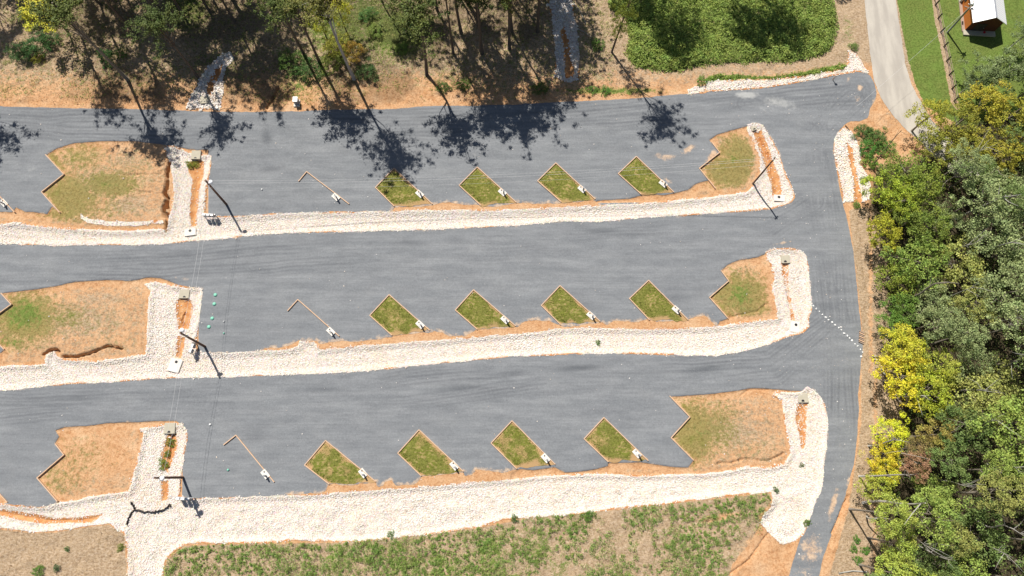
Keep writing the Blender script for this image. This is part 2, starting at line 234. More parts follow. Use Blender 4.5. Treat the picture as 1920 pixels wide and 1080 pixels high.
class MB:
    def __init__(s):s.V=[];s.F=[];s.n=0
    def add(s,V,F):
        s.V.append(np.asarray(V,float));
        for f in F:s.F.append([i+s.n for i in f])
        s.n+=len(V);return s
    def box(s,c,d,rz=0,tilt=0,bev=0):
        x,y,z=[v/2 for v in d];b=min(bev,x*.9,y*.9)
        if b>0:
            P=[(-x+b,-y),(x-b,-y),(x,-y+b),(x,y-b),(x-b,y),(-x+b,y),(-x,y-b),(-x,-y+b)]
        else:P=[(-x,-y),(x,-y),(x,y),(-x,y)]
        k=len(P);V=np.array([(p[0],p[1],-z) for p in P]+[(p[0],p[1],z) for p in P])
        if bev: 
            V=np.array([(p[0],p[1],-z) for p in P]+[(p[0],p[1],z-b*.6) for p in P]+[(p[0]*(1-b/x),p[1]*(1-b/y),z) for p in P])
        r=len(V)//k
        F_=[list(range(k))[::-1],list(range((r-1)*k,r*k))]
        for q in range(r-1):
            for i in range(k):j=(i+1)%k;F_.append([q*k+i,q*k+j,q*k+k+j,q*k+k+i])
        if tilt:
            c_,s_=math.cos(tilt),math.sin(tilt);V=V@np.array([[1,0,0],[0,c_,s_],[0,-s_,c_]])
        c_,s_=math.cos(rz),math.sin(rz);V=V@np.array([[c_,s_,0],[-s_,c_,0],[0,0,1]])+np.array(c)
        return s.add(V,F_)
    def tube(s,P,r,k=8,cap=True):
        P=[np.array(p,float) for p in P];n=len(P)
        if not hasattr(r,'__len__'):r=[r]*n
        V=[];
        for i in range(n):
            d=P[min(i+1,n-1)]-P[max(i-1,0)];d/=np.linalg.norm(d)+1e-9
            a=np.cross(d,(0,0,1) if abs(d[2])<.9 else (1,0,0));a/=np.linalg.norm(a);b=np.cross(d,a)
            for j in range(k):
                t=2*math.pi*j/k;V.append(P[i]+r[i]*(math.cos(t)*a+math.sin(t)*b))
        F_=[]
        for i in range(n-1):
            for j in range(k):
                q=(j+1)%k;F_.append([i*k+j,i*k+q,(i+1)*k+q,(i+1)*k+j])
        if cap:F_.append(list(range(k)));F_.append(list(range((n-1)*k,n*k))[::-1])
        return s.add(V,F_)
    def lathe(s,c,prof,k=12):
        V=[];F_=[]
        for r,z in prof:
            for j in range(k):t=2*math.pi*j/k;V.append((c[0]+r*math.cos(t),c[1]+r*math.sin(t),c[2]+z))
        for i in range(len(prof)-1):
            for j in range(k):q=(j+1)%k;F_.append([i*k+j,i*k+q,(i+1)*k+q,(i+1)*k+j])
        F_.append(list(range(k))[::-1]);F_.append(list(range((len(prof)-1)*k,len(prof)*k)))
        return s.add(V,F_)
    def build(s,name,mat,parent=None,smooth=False,**kw):
        V=np.concatenate(s.V);by={}
        for f in s.F:by.setdefault(len(f),[]).append(f)
        me=mesh(name,V,[(np.array(v),0) for v in by.values()],[mat],smooth=smooth)
        return link(name,me,parent,**kw)
def gsample(A,x,y):
    x=np.atleast_1d(x).astype(float);y=np.atleast_1d(y).astype(float)
    i=np.clip((x-fx_[0])/STEP,0,len(fx_)-2);j=np.clip((y-fy_[0])/STEP,0,len(fy_)-2)
    i0=i.astype(int);j0=j.astype(int);u=i-i0;v=j-j0;B=A[5:5+len(fy_),5:5+len(fx_)]
    return (B[j0,i0]*(1-u)+B[j0,i0+1]*u)*(1-v)+(B[j0+1,i0]*(1-u)+B[j0+1,i0+1]*u)*v
def Hs(x,y):return gsample(Hh,x,y)
def gp(px,py,dz=0.0):
    p=G(px,py);p[2]=float(Hs(p[0],p[1])[0])+dz;return p
def sheet(f,off,keys,extra=None):
    """clip the terrain grid to f<0; returns V, groups(list of arrays), attrs"""
    D=np.stack([GX,GY,Hh+off]+[ATT[k] for k in keys],-1).reshape(-1,3+len(keys));ff=f.ravel().copy();ff[ff==0]=1e-6
    ins=(ff<0).reshape(NY,NX);cnt=ins[:-1,:-1].astype(int)+ins[1:,:-1]+ins[:-1,1:]+ins[1:,1:]
    jj,ii=np.nonzero(cnt==4);b=jj*NX+ii;Q=np.stack([b,b+1,b+NX+1,b+NX],1)
    jj,ii=np.nonzero((cnt>0)&(cnt<4));base=(jj*NX+ii).tolist()
    ed={};new=[];P=[]
    n0=len(ff)
    for b0 in base:
        c=(b0,b0+1,b0+NX+1,b0+NX);pol=[]
        for k in range(4):
            a=c[k];b=c[(k+1)%4];fa=ff[a];fb=ff[b]
            if fa<0:pol.append(a)
            if (fa<0)!=(fb<0):
                key=(a,b) if a<b else (b,a);v=ed.get(key)
                if v is None:
                    t=fa/(fa-fb);v=n0+len(new);ed[key]=v;new.append((a,b,t))
                pol.append(v)
        P.append(pol)
    if new:
        A=np.array([n[0] for n in new]);B=np.array([n[1] for n in new]);t=np.array([n[2] for n in new])[:,None]
        D=np.concatenate([D,D[A]*(1-t)+D[B]*t])
    gr=[Q]
    for k in (3,4,5,6):
        s=[p for p in P if len(p)==k]
        if s:gr.append(np.array(s))
    used=np.unique(np.concatenate([a.ravel() for a in gr]));mp=np.zeros(len(D),int);mp[used]=np.arange(len(used))
    gr=[mp[a] for a in gr];D=D[used]
    return D[:,:3],gr,{k:D[:,3+i] for i,k in enumerate(keys)}
# ------------------------------------------------------------------ materials
def newmat(name):
    m=bpy.data.materials.new(name);m.use_nodes=True;n=m.node_tree.nodes;n.clear();return m
class NB:
    def __init__(s,name,rough=.9,spec=.2):
        s.m=newmat(name);s.t=s.m.node_tree;s.out=s.n('ShaderNodeOutputMaterial');s.b=s.n('ShaderNodeBsdfPrincipled')
        s.b.inputs['Roughness'].default_value=rough;s.b.inputs['Specular IOR Level'].default_value=spec
        s.l(s.b.outputs[0],s.out.inputs[0]);s.geo=s.n('ShaderNodeNewGeometry')
    def n(s,t):return s.t.nodes.new(t)
    def l(s,a,b):s.t.links.new(a,b)
    def val(s,v,sock):
        if isinstance(v,(int,float)):sock.default_value=v
        elif isinstance(v,(tuple,list)):sock.default_value=tuple(v)+((1,) if len(v)==3 and sock.type=='RGBA' else ())
        else:s.l(v,sock)
    def math(s,op,a,b=0.0,c=None,clamp=False):
        n=s.n('ShaderNodeMath');n.operation=op;n.use_clamp=clamp;s.val(a,n.inputs[0]);s.val(b,n.inputs[1])
        if c is not None:s.val(c,n.inputs[2])
        return n.outputs[0]
    def mix(s,f,a,b,mode='MIX'):
        n=s.n('ShaderNodeMix');n.data_type='RGBA';n.blend_type=mode;s.val(f,n.inputs[0]);s.val(a,n.inputs[6]);s.val(b,n.inputs[7]);return n.outputs[2]
    def pos(s,scale=(1,1,1),rot=0,obj=False):
        m=s.n('ShaderNodeMapping');m.inputs['Scale'].default_value=scale;m.inputs['Rotation'].default_value=(0,0,rot)
        if obj:s.l(s.n('ShaderNodeTexCoord').outputs['Object'],m.inputs[0])
        else:s.l(s.geo.outputs['Position'],m.inputs[0])
        return m.outputs[0]
    def noise(s,sc,det=3,vec=None,rough=.55):
        n=s.n('ShaderNodeTexNoise');n.inputs['Scale'].default_value=sc;n.inputs['Detail'].default_value=det;n.inputs['Roughness'].default_value=rough
        s.l(vec if vec is not None else s.geo.outputs['Position'],n.inputs['Vector']);return n.outputs[0]
    def vor(s,sc,vec=None,out='Distance',feat='F1'):
        n=s.n('ShaderNodeTexVoronoi');n.feature=feat;n.inputs['Scale'].default_value=sc
        s.l(vec if vec is not None else s.geo.outputs['Position'],n.inputs['Vector']);return n.outputs[out]
    def ramp(s,f,lo,hi):
        n=s.n('ShaderNodeMapRange');n.interpolation_type='SMOOTHSTEP';s.val(f,n.inputs[0]);n.inputs[1].default_value=lo;n.inputs[2].default_value=hi;return n.outputs[0]
    def attr(s,k):
        n=s.n('ShaderNodeAttribute');n.attribute_name=k;return n.outputs['Fac']
    def bump(s,h,st=.5,dist=.05):
        n=s.n('ShaderNodeBump');n.inputs['Strength'].default_value=st;n.inputs['Distance'].default_value=dist;s.l(h,n.inputs['Height']);s.l(n.outputs[0],s.b.inputs['Normal'])
    def fin(s,c):s.val(c,s.b.inputs['Base Color']);return s.m
    def mask(s,a,ns,k,lo=.42,hi=.58):
        """threshold attribute a broken up by noise ns"""
        return s.ramp(s.math('MULTIPLY_ADD',s.math('SUBTRACT',ns,.5),k,a),lo,hi)
def simple(name,c,rough=.7,var=.15,sc=3,metal=0,spec=.3):
    b=NB(name,rough,spec);b.b.inputs['Metallic'].default_value=metal
    n=b.noise(sc,4,b.pos(obj=True));f=b.math('MULTIPLY_ADD',n,var*2,1-var)
    cc=b.n('ShaderNodeCombineColor');
    return b.fin(b.mix(1.0,tuple(c),b.mixv(f) if hasattr(b,'mixv') else f,'MULTIPLY')) if False else _s(b,c,f)
def _s(b,c,f):
    n=b.n('ShaderNodeVectorMath');n.operation='SCALE';n.inputs[0].default_value=c;b.l(f,n.inputs['Scale']);b.l(n.outputs[0],b.b.inputs['Base Color']);return b.m
# ground: clay, straw, green growth
b=NB('ground_soil',.95,.1)
n1=b.noise(.35,5);n2=b.noise(1.4,5);n3=b.noise(6,3);n4=b.noise(2.2,4,b.pos((1,2.2,1),.4));n5=b.noise(14,2)
c=b.mix(b.ramp(n2,.35,.65),(.60,.365,.20),(.54,.295,.145))
c=b.mix(b.ramp(n1,.45,.7),c,(.62,.40,.235))
c=b.mix(b.math('MULTIPLY',b.ramp(n3,.5,.72),.5),c,(.37,.17,.075))
straw=b.mix(b.ramp(n3,.3,.7),(.47,.34,.215),(.33,.235,.145))
straw=b.mix(b.ramp(n4,.42,.66),straw,(.50,.38,.265))
straw=b.mix(b.math('MULTIPLY',b.ramp(n5,.55,.7),.6),straw,(.15,.11,.07))
c=b.mix(b.mask(b.attr('dry'),b.math('ADD',b.math('MULTIPLY',n2,.6),b.math('MULTIPLY',n3,.4)),1.5,.3,.62),c,straw)
gr=b.mix(b.ramp(n5,.35,.65),(.19,.175,.045),(.29,.245,.09))
gr=b.mix(b.ramp(n1,.5,.75),gr,(.18,.185,.03))
c=b.mix(b.math('MULTIPLY',b.mask(b.attr('green'),b.math('ADD',b.math('MULTIPLY',b.noise(4,4,rough=.75),.55),b.math('MULTIPLY',n2,.45)),2.6,.22,.75),.85),c,gr)
lu=b.mix(b.ramp(n3,.35,.65),(.11,.16,.035),(.18,.215,.055))
lu=b.mix(b.ramp(n1,.35,.7),lu,(.145,.215,.045))
c=b.mix(b.mask(b.attr('lush'),b.math('ADD',b.math('MULTIPLY',n2,.5),b.math('MULTIPLY',n3,.5)),2.0,.4,.75),c,lu)
lt=b.mix(b.ramp(n3,.35,.65),(.10,.075,.045),(.05,.045,.028))
c=b.mix(b.attr('litter'),c,lt)
n6=b.noise(3.2,5,rough=.7);c=b.mix(.75,c,b.mix(b.ramp(n6,.32,.6),(.22,.22,.22),(.60,.60,.60)),'SOFT_LIGHT')
n7=b.noise(7,3,b.pos((1,1,1),.5));c=b.mix(b.math('MULTIPLY',b.ramp(n7,.58,.70),.45),c,b.mix(1.0,c,(.5,.45,.4),'MULTIPLY'))
b.bump(b.math('ADD',n3,b.math('MULTIPLY',n5,.7)),.8,.10)
M_ground=b.fin(c)
# dark crushed-stone lot
b=NB('crushed_stone_road',.92,.15)
s1=b.noise(.5,4,b.pos((.22,1.6,1),.03));s2=b.noise(.25,3);s3=b.noise(9,2);s4=b.noise(4.5,3,rough=.7);s5=b.noise(1.2,5);s6=b.noise(1.0,3,b.pos((.12,3.5,1),.05))
c=b.mix(b.ramp(s1,.35,.68),(.20,.211,.225),(.245,.255,.268))
c=b.mix(b.math('MULTIPLY',b.ramp(s6,.45,.7),.45),c,(.175,.185,.198))
c=b.mix(b.math('MULTIPLY',b.ramp(s2,.5,.75),.25),c,(.255,.262,.268))
c=b.mix(b.math('MULTIPLY',b.attr('track'),.8),c,(.135,.143,.157));s8=b.noise(.9,5,b.pos((.35,1,1),.5),.65);c=b.mix(.4,c,b.mix(b.ramp(s8,.3,.7),(.36,.36,.36),(.60,.60,.59)),'SOFT_LIGHT')
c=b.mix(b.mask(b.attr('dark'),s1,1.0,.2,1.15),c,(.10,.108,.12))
c=b.mix(.35,c,s4,'SOFT_LIGHT')
c=b.mix(b.ramp(s3,.70,.78),c,(.40,.40,.39));c=b.mix(b.math('MULTIPLY',b.ramp(s3,.36,.25),.5),c,(.10,.11,.12))
c=b.mix(b.math('MULTIPLY',b.mask(b.attr('pale'),s5,1.0,.3,1.1),.6),c,(.52,.52,.50))
c=b.mix(b.mask(b.attr('silt'),b.math('ADD',b.math('MULTIPLY',s5,.7),b.math('MULTIPLY',s3,.3)),1.6,.42,.80),c,b.mix(b.ramp(s5,.3,.7),(.52,.33,.20),(.57,.43,.31)))
s9=b.noise(2.4,5,rough=.8);c=b.mix(.32,c,b.mix(b.ramp(s9,.35,.65),(.38,.38,.38),(.58,.58,.58)),'SOFT_LIGHT')
b.bump(b.math('ADD',s3,b.math('MULTIPLY',s4,.4)),.5,.05)
M_road=b.fin(c)
# pale lane
b=NB('pale_lane',.9,.2)
s1=b.noise(.4,4,b.pos((1.6,.3,1),.1));s3=b.noise(10,2)
c=b.mix(b.ramp(s1,.35,.65),(.40,.365,.32),(.50,.46,.40));c=b.mix(b.math('MULTIPLY',b.ramp(s3,.6,.72),.6),c,(.30,.27,.24))
b.bump(s3,.3,.02);M_lane=b.fin(c)
# white quarry stone
b=NB('quarry_stone',.9,.15)
rnd=b.geo.outputs['Random Per Island'];n=b.n('ShaderNodeValToRGB');e=n.color_ramp.elements
e[0].position=0;e[0].color=(.46,.42,.38,1);e[1].position=1;e[1].color=(.76,.73,.70,1)
x=e.new(.12);x.color=(.64,.53,.43,1);x=e.new(.3);x.color=(.73,.67,.61,1);x=e.new(.6);x.color=(.78,.745,.71,1);x=e.new(.85);x.color=(.74,.69,.645,1);b.l(rnd,n.inputs[0])
cy=b.mix(b.math('MULTIPLY',b.mask(b.noise(.22,5),b.noise(2.5,4),1.1,.46,.95),.8),n.outputs[0],(.78,.60,.42))
b.bump(b.noise(12,2),.3,.03);M_stone=b.fin(cy)
b=NB('stone_bed_base',.95,.1)
v=b.vor(5.0);vc=b.vor(5.0,out='Color')
c=b.mix(b.ramp(v,.25,.75),(.76,.70,.63),(.60,.53,.45));c=b.mix(.3,c,vc,'SOFT_LIGHT')
k5=b.noise(1.3,5)
c=b.mix(b.mask(b.attr('clayv'),k5,.9,.35,.6),c,b.mix(b.ramp(k5,.35,.65),(.60,.33,.15),(.50,.22,.085)))
b.bump(b.math('MULTIPLY',v,-1.0),.7,.10);M_bed=b.fin(c)
# turf
b=NB('turf',.95,.1)
n1=b.noise(.55,4);n2=b.noise(2.2,4,b.pos((1,1.6,1),-.7));n3=b.noise(9,3)
c=b.mix(b.ramp(n3,.3,.7),(.125,.14,.028),(.215,.21,.052));c=b.mix(b.ramp(n1,.42,.62),c,(.165,.18,.033))
c=b.mix(b.math('MULTIPLY',b.ramp(b.math('ADD',b.math('MULTIPLY',n2,.6),b.math('MULTIPLY',n1,.4)),.50,.64),.8),c,(.42,.31,.14))
n6=b.noise(3.6,4,rough=.7);c=b.mix(.7,c,b.mix(b.ramp(n6,.32,.62),(.25,.25,.25),(.62,.62,.62)),'SOFT_LIGHT')
c=b.mix(b.math('MULTIPLY',b.mask(b.attr('bare'),n3,1.0,.35,.75),.85),c,(.50,.31,.16))
b.bump(n3,.8,.08);M_turf=b.fin(c)
# leaves: colour comes from the object
def leafmat(name,trans=.24):
    b=NB(name,.6,.25);oi=b.n('ShaderNodeObjectInfo')
    rnd=b.geo.outputs['Random Per Island'];f=b.math('MULTIPLY_ADD',rnd,1.0,.6)
    big=b.noise(.9,2,b.pos(obj=False));hs=b.n('ShaderNodeHueSaturation')
    b.l(oi.outputs['Color'],hs.inputs['Color']);b.l(b.math('MULTIPLY_ADD',big,.10,.45),hs.inputs['Hue']);b.l(f,hs.inputs['Value'])
    tr=b.n('ShaderNodeBsdfTranslucent');mx=b.n('ShaderNodeMixShader');mx.inputs[0].default_value=trans
    b.l(hs.outputs[0],b.b.inputs['Base Color']);b.l(hs.outputs[0],tr.inputs[0]);b.l(b.b.outputs[0],mx.inputs[1]);b.l(tr.outputs[0],mx.inputs[2]);b.l(mx.outputs[0],b.out.inputs[0]);return b.m
M_leaf=leafmat('leaf')
M_bark=simple('bark',(.13,.10,.075),.9,.35,2.5);M_pale=simple('weathered_bark',(.42,.40,.36),.85,.3,2.5);M_mid=simple('grey_bark',(.24,.21,.17),.9,.3,2.5)
M_pole=simple('treated_pole',(.17,.10,.07),.85,.3,2);M_metal=simple('galvanised_steel',(.55,.57,.60),.35,.1,4,.6);M_white=simple('white_enamel',(.80,.80,.78),.4,.05,3)
M_conc=simple('pale_concrete',(.72,.68,.62),.85,.12,3);M_conc2=simple('weathered_concrete',(.46,.42,.33),.9,.15,3);M_black=simple('black_plastic',(.02,.02,.022),.5,.2,5)
M_wood=simple('fresh_timber',(.62,.42,.28),.8,.2,3);M_lamp=simple('lamp_cover',(.85,.86,.88),.25,.03,3);M_wire=simple('wire_aluminium',(.62,.62,.62),.4,.05,3)
M_green=simple('green_lid',(.22,.56,.42),.5,.08,4);M_grey=simple('grey_meter_box',(.30,.31,.33),.5,.1,4);M_fwood=simple('weathered_rail',(.36,.27,.21),.9,.3,3)
M_orange=simple('orange_stained_siding',(.52,.165,.035),.7,.15,3);M_gshade=simple('painted_gable_shade',(.10,.03,.018),.7,.2,3);M_dark=simple('dark_trim',(.05,.04,.04),.7,.1,3);M_red=simple('red_paint',(.5,.02,.03),.5,.1,3)  # the dark red is the shed gable's shade put into the siding colour
M_fabric=simple('black_silt_fabric',(.05,.045,.045),.9,.4,5);M_pole2=simple('grey_pole',(.24,.27,.20),.9,.25,2)
b=NB('ribbed_metal_roof',.35,.4);wv=b.n('ShaderNodeTexWave');wv.bands_direction='Y';wv.inputs['Scale'].default_value=.75;b.l(b.pos(obj=True),wv.inputs[0])
M_roof=b.fin(b.mix(b.ramp(wv.outputs[1],.02,.12),(.55,.56,.60),(.80,.81,.83)));b.bump(wv.outputs[1],.3,.03)
# ------------------------------------------------------------------ ground, road, lane
V=np.stack([GX,GY,Hh],-1).reshape(-1,3)
under=(((lot<-4)&(terr>4)&(fringe>4))|(lane<-4)).ravel();V[under,2]-=.05
j,i=np.meshgrid(np.arange(NY-1),np.arange(NX-1),indexing='ij');bq=(j*NX+i).ravel();Q=np.stack([bq,bq+1,bq+NX+1,bq+NX],1)
link('ground',mesh('ground',V,[(Q,0)],[M_ground],{k:ATT[k].ravel() for k in ('green','lush','dry','litter')},True),label='orange clay ground with straw, grass and eroded terraces',kind='structure')
froad=np.maximum(lot+edge*.35,np.maximum(-(terr+edge*.22),-(fringe+edge*.9)))
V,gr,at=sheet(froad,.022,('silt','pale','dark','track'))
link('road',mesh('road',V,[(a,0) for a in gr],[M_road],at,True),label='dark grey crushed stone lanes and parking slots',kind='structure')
V,gr,at=sheet(lane+edge*.35,.03,('silt',))
link('lane',mesh('lane',V,[(a,0) for a in gr],[M_lane],at,True),label='pale worn lane curving down past the lawn',kind='structure')
# ------------------------------------------------------------------ stone beds
rng=np.random.default_rng(7)
def icos():
    p=(1+5**.5)/2;v=np.array([(-1,p,0),(1,p,0),(-1,-p,0),(1,-p,0),(0,-1,p),(0,1,p),(0,-1,-p),(0,1,-p),(p,0,-1),(p,0,1),(-p,0,-1),(-p,0,1)],float)
    v/=np.linalg.norm(v[0]);f=np.array([(0,11,5),(0,5,1),(0,1,7),(0,7,10),(0,10,11),(1,5,9),(5,11,4),(11,10,2),(10,7,6),(7,1,8),(3,9,4),(3,4,2),(3,2,6),(3,6,8),(3,8,9),(4,9,5),(2,4,11),(6,2,10),(8,6,7),(9,8,1)]);return v,f
IV,IF=icos()
def rocks(x,y,z,r):
    n=len(x);a=rng.uniform(0,2*np.pi,n);d=1+rng.uniform(-.28,.28,(n,12,1))
    v=IV[None]*d*np.stack([r*rng.uniform(.75,1.3,n),r*rng.uniform(.75,1.3,n),r*rng.uniform(.5,.8,n)],-1)[:,None,:]
    c,s=np.cos(a)[:,None],np.sin(a)[:,None]
    v=np.stack([v[...,0]*c-v[...,1]*s,v[...,0]*s+v[...,1]*c,v[...,2]],-1)+np.stack([x,y,z],-1)[:,None,:]
    f=(IF[None]+12*np.arange(n)[:,None,None]).reshape(-1,3);return v.reshape(-1,3),f
def bed(name,f0,label,sp=.175,rr=(.052,.10),thin=0.0,cat='gravel'):
    f=f0+edge*.55
    V,gr,at=sheet(f,.045,('clayv',))
    m=f<1.2;m&=(PX>-25)&(PX<1945)&(PY<1105);jj,ii=np.nonzero(m)
    x0,x1=GX[m].min(),GX[m].max();y0,y1=GY[m].min(),GY[m].max()
    xs,ys=np.meshgrid(np.arange(x0,x1,sp),np.arange(y0,y1,sp));x=(xs+rng.uniform(-.5,.5,xs.shape)*sp).ravel();y=(ys+rng.uniform(-.5,.5,xs.shape)*sp).ravel()
    fv=gsample(f,x,y);cv=gsample(ATT['clayv'],x,y);px,py=PXY(x,y)
    keep=(fv<rng.uniform(-2.5,2.0,len(x)))&(cv<rng.uniform(.25,1.05,len(x)))&(px>-15)&(px<1935)&(py>-15)&(py<1095)&(rng.uniform(0,1,len(x))>thin*(.3+1.4*fbm(x*.5,y*.5,3,5)))
    x=x[keep];y=y[keep];r=rng.uniform(*rr,len(x))*(.72+.6*fbm(x*.25,y*.25,3,15))*np.where(rng.uniform(0,1,len(x))<.06,1.35,1)
    rv,rf=rocks(x,y,Hs(x,y)+.045+r*.25,r)
    me=mesh(name,np.concatenate([V,rv]),[(a,0) for a in gr]+[(rf+len(V),1)],[M_bed,M_stone],{'clayv':np.concatenate([at['clayv'],np.zeros(len(rv))])})
    link(name,me,label=label,cat=cat,kind='stuff');return len(x)
tot=0
tot+=bed('gravel',S['a'],'white stone swale below the upper row of grass beds, with bends at both ends')
tot+=bed('gravel',S['b'],'white stone swale below the middle row of grass beds, with bends at both ends')
tot+=bed('gravel',S['c'],'widest white stone swale, along the bottom beside the weedy field')
tot+=bed('gravel',S['d'],'narrow white stone verge between the vine bank and the lot entrance',.24,(.07,.13))
S['i']=sdf([(150,395),(156,405),(170,411),(200,414),(250,416),(306,411),(306,418),(250,423),(200,422),(165,418),(150,408)]);tot+=bed('gravel',S['i'],'thin curb of grey stone along the foot of the upper left terrace',.26,(.07,.12),.35)
tot+=bed('gravel',S['e'],'stone-lined ditch running down from the top edge through the trees',.28,(.1,.2))
tot+=bed('gravel',S['f'],'shaded grey stone apron around the drain pipe under the trees',.3,(.11,.2))
tot+=bed('gravel',S['g'],'white stone patch beside the green bushes right of the entrance',.25,(.08,.15),.2)
tot+=bed('gravel',S['h'],'small lone heap of pale stone at the upper road edge',.22,(.08,.15),.2)
print('rocks',tot)
# loose stones on the lot and verges
x=rng.uniform(-85,85,2600);y=rng.uniform(-14,78,2600);px,py=PXY(x,y)
k=(gsample(lot,x,y)<-2)&(gsample(strip,x,y)>3)&(rng.uniform(0,1,2600)<.25+.75*np.exp(-((px-1540)/160)**2))
x=x[k];y=y[k];rv,rf=rocks(x,y,Hs(x,y)+.05,rng.uniform(.03,.085,len(x))*np.where(rng.uniform(0,1,len(x))<.1,1.6,1))
link('loose_stones',mesh('loose_stones',rv,[(rf,0)],[M_stone]),label='stray pale stones scattered over the dark lot',cat='gravel',kind='stuff')
# ------------------------------------------------------------------ timber-edged grass beds
def board(P,Q,parent,name='edging_board',wd=.13,h=.15,ext=.06):
    P=np.array(P);Q=np.array(Q);d=Q-P;L=np.hypot(d[0],d[1]);a=math.atan2(d[1],d[0]);mb=MB();n=max(1,int(L/2.4));r=parent.location
    for i in range(n):
        t0=i/n;t1=(i+1)/n;c=P+(d)*((t0+t1)/2);z=float(Hs(c[0],c[1])[0])
        mb.box((c[0]-r[0],c[1]-r[1],z+.03+h/2-r[2]),(L/n-.012+(ext if n==1 else 0),wd,h+.06),a+rng.uniform(-.006,.006),bev=.012)
    return mb.build(name,M_wood,parent)
def tufts(C,n,size,h):
    """small upright blades around points C"""
    m=len(C);a=rng.uniform(0,2*np.pi,m);s=rng.uniform(.6,1.4,m)*size;hh=rng.uniform(.5,1.3,m)*h
    dx=np.cos(a)*s/2;dy=np.sin(a)*s/2;lx=rng.uniform(-.5,.5,m)*h;ly=rng.uniform(-.5,.5,m)*h
    v=np.stack([C+np.stack([-dx,-dy,0*dx],-1),C+np.stack([dx,dy,0*dx],-1),C+np.stack([dx*.4+lx,dy*.4+ly,hh],-1),C+np.stack([-dx*.4+lx,-dy*.4+ly,hh],-1)],1)
    return v.reshape(-1,3),np.arange(4*m).reshape(-1,4)
ROW=('upper','middle','lower');ORD=('first','second','third','fourth')
def colour(o,c):o.color=(c[0],c[1],c[2],1)
for ri,row in enumerate(BEDS):
    for bi,(L_,T_,R_,B_) in enumerate(row):
        A,B2,C2,D2=[G(*p) for p in (L_,T_,R_,B_)];cen=(A+B2+C2+D2)/4;cen[2]=float(Hs(cen[0],cen[1])[0])
        extra=', tree shadow across it' if (ri==0 and bi==0) else ''
        root=empty('grass_bed',cen,'%s from the left of the four grass beds, %s row%s'%(ORD[bi],ROW[ri],extra),'grass bed','slanted grass beds between the parking slots')
        nu,nv=22,36;U,Vv=np.meshgrid(np.linspace(0,1,nu),np.linspace(0,1,nv))
        # u across (L->T), v along (towards the swale)
        P=((1-U)*(1-Vv))[...,None]*A+(U*(1-Vv))[...,None]*B2+(U*Vv)[...,None]*C2+((1-U)*Vv)[...,None]*D2
        e=np.minimum(np.minimum(U,1-U)*nu/5,np.minimum(Vv*2,1)*nv/5);dome=np.clip(e,0,1)
        low=sstep(.82,1,Vv);P[...,1]+=(fbm(P[...,0]*.9,P[...,1]*0+ri*7+bi,3,4)-.5)*.7*low
        P[...,2]=Hs(P[...,0].ravel(),P[...,1].ravel()).reshape(P.shape[:2])+.035+.09*dome*(1-.7*low)+(fbm(P[...,0]*2,P[...,1]*2,2,6)-.5)*.05
        q=(np.arange(nv-1)[:,None]*nu+np.arange(nu-1)[None]).ravel();Q=np.stack([q,q+1,q+nu+1,q+nu],1)
        bare=(.45*sstep(.75,1,Vv)+.5*sstep(.12,0,np.minimum(U,1-U))+.25*sstep(.08,0,Vv)+((.28,.38,.52)[ri]+(.06,-.05,.03,-.03)[bi])*sstep(.38,.7,fbm(P[...,0]*.7,P[...,1]*.7,3,90+bi*7+ri))).ravel()
        link('turf',mesh('turf',P.reshape(-1,3)-cen,[(Q,0)],[M_turf],{'bare':bare},True),root)
        for a_,b_ in ((A,B2),(B2,C2),(A,D2)):board(a_,b_,root)
        u=rng.uniform(.04,.96,900);v=rng.uniform(.04,.9,900);k=fbm(u*5+bi*3,v*8+ri*5,3,2)>.42;u=u[k][:,None];v=v[k][:,None]
        C=(1-u)*(1-v)*A+u*(1-v)*B2+u*v*C2+(1-u)*v*D2;C[:,2]=Hs(C[:,0],C[:,1])+.09
        tv,tf=tufts(C-cen,0,.10,.10);t=link('grass_blades',mesh('grass_blades',tv,[(tf,0)],[M_leaf]),root,kind='stuff');colour(t,(.18,.19,.04))
def edging(pts,label):
    P=[G(*p) for p in pts];c=P[0].copy();c[2]=float(Hs(c[0],c[1])[0])
    r=empty('timber_edging',c,label,'timber edging','loose timber edging around the slots')
    for i in range(len(P)-1):
        if pts[i] is None:continue
        board(P[i],P[i+1],r)
edging([(560,340),(575,322),(655,383)],'bent timber strip without grass in the upper row, left of its beds')
edging([(540,583),(559,562),(637,631)],'bent timber strip without grass in the middle row, left of its beds')
edging([(420,834),(443,816),(515,904)],'bent timber strip without grass in the lower row, left of its beds')
edging([(86,290),(120,327),(78,360),(112,398)],'zigzag timber edge of the grassy terrace at upper left')
edging([(3,550),(22,571),(-35,612)],'timber corner on the green terrace at middle left')
edging([(-25,620),(8,655)],'short timber end at the left photo edge below the green terrace')
edging([(104,832),(120,853),(70,896),(108,940)],'zigzag timber edge of the clay terrace at lower left')
edging([(1334,267),(1349,286),(1311,316),(1341,353)],'zigzag timber edge of the grassy terrace at upper right')
edging([(1352,508),(1366,527),(1330,558),(1365,597)],'zigzag timber edge of the green terrace at middle right')
edging([(1255,743),(1293,782),(1258,821),(1300,863)],'zigzag timber edge of the large terrace at lower right')
edging([(-40,325),(-2,366),(28,398)],'timber edge beside the pad at the upper left photo edge')
edging([(-30,893),(15,942)],'timber edge at the lower left photo edge')
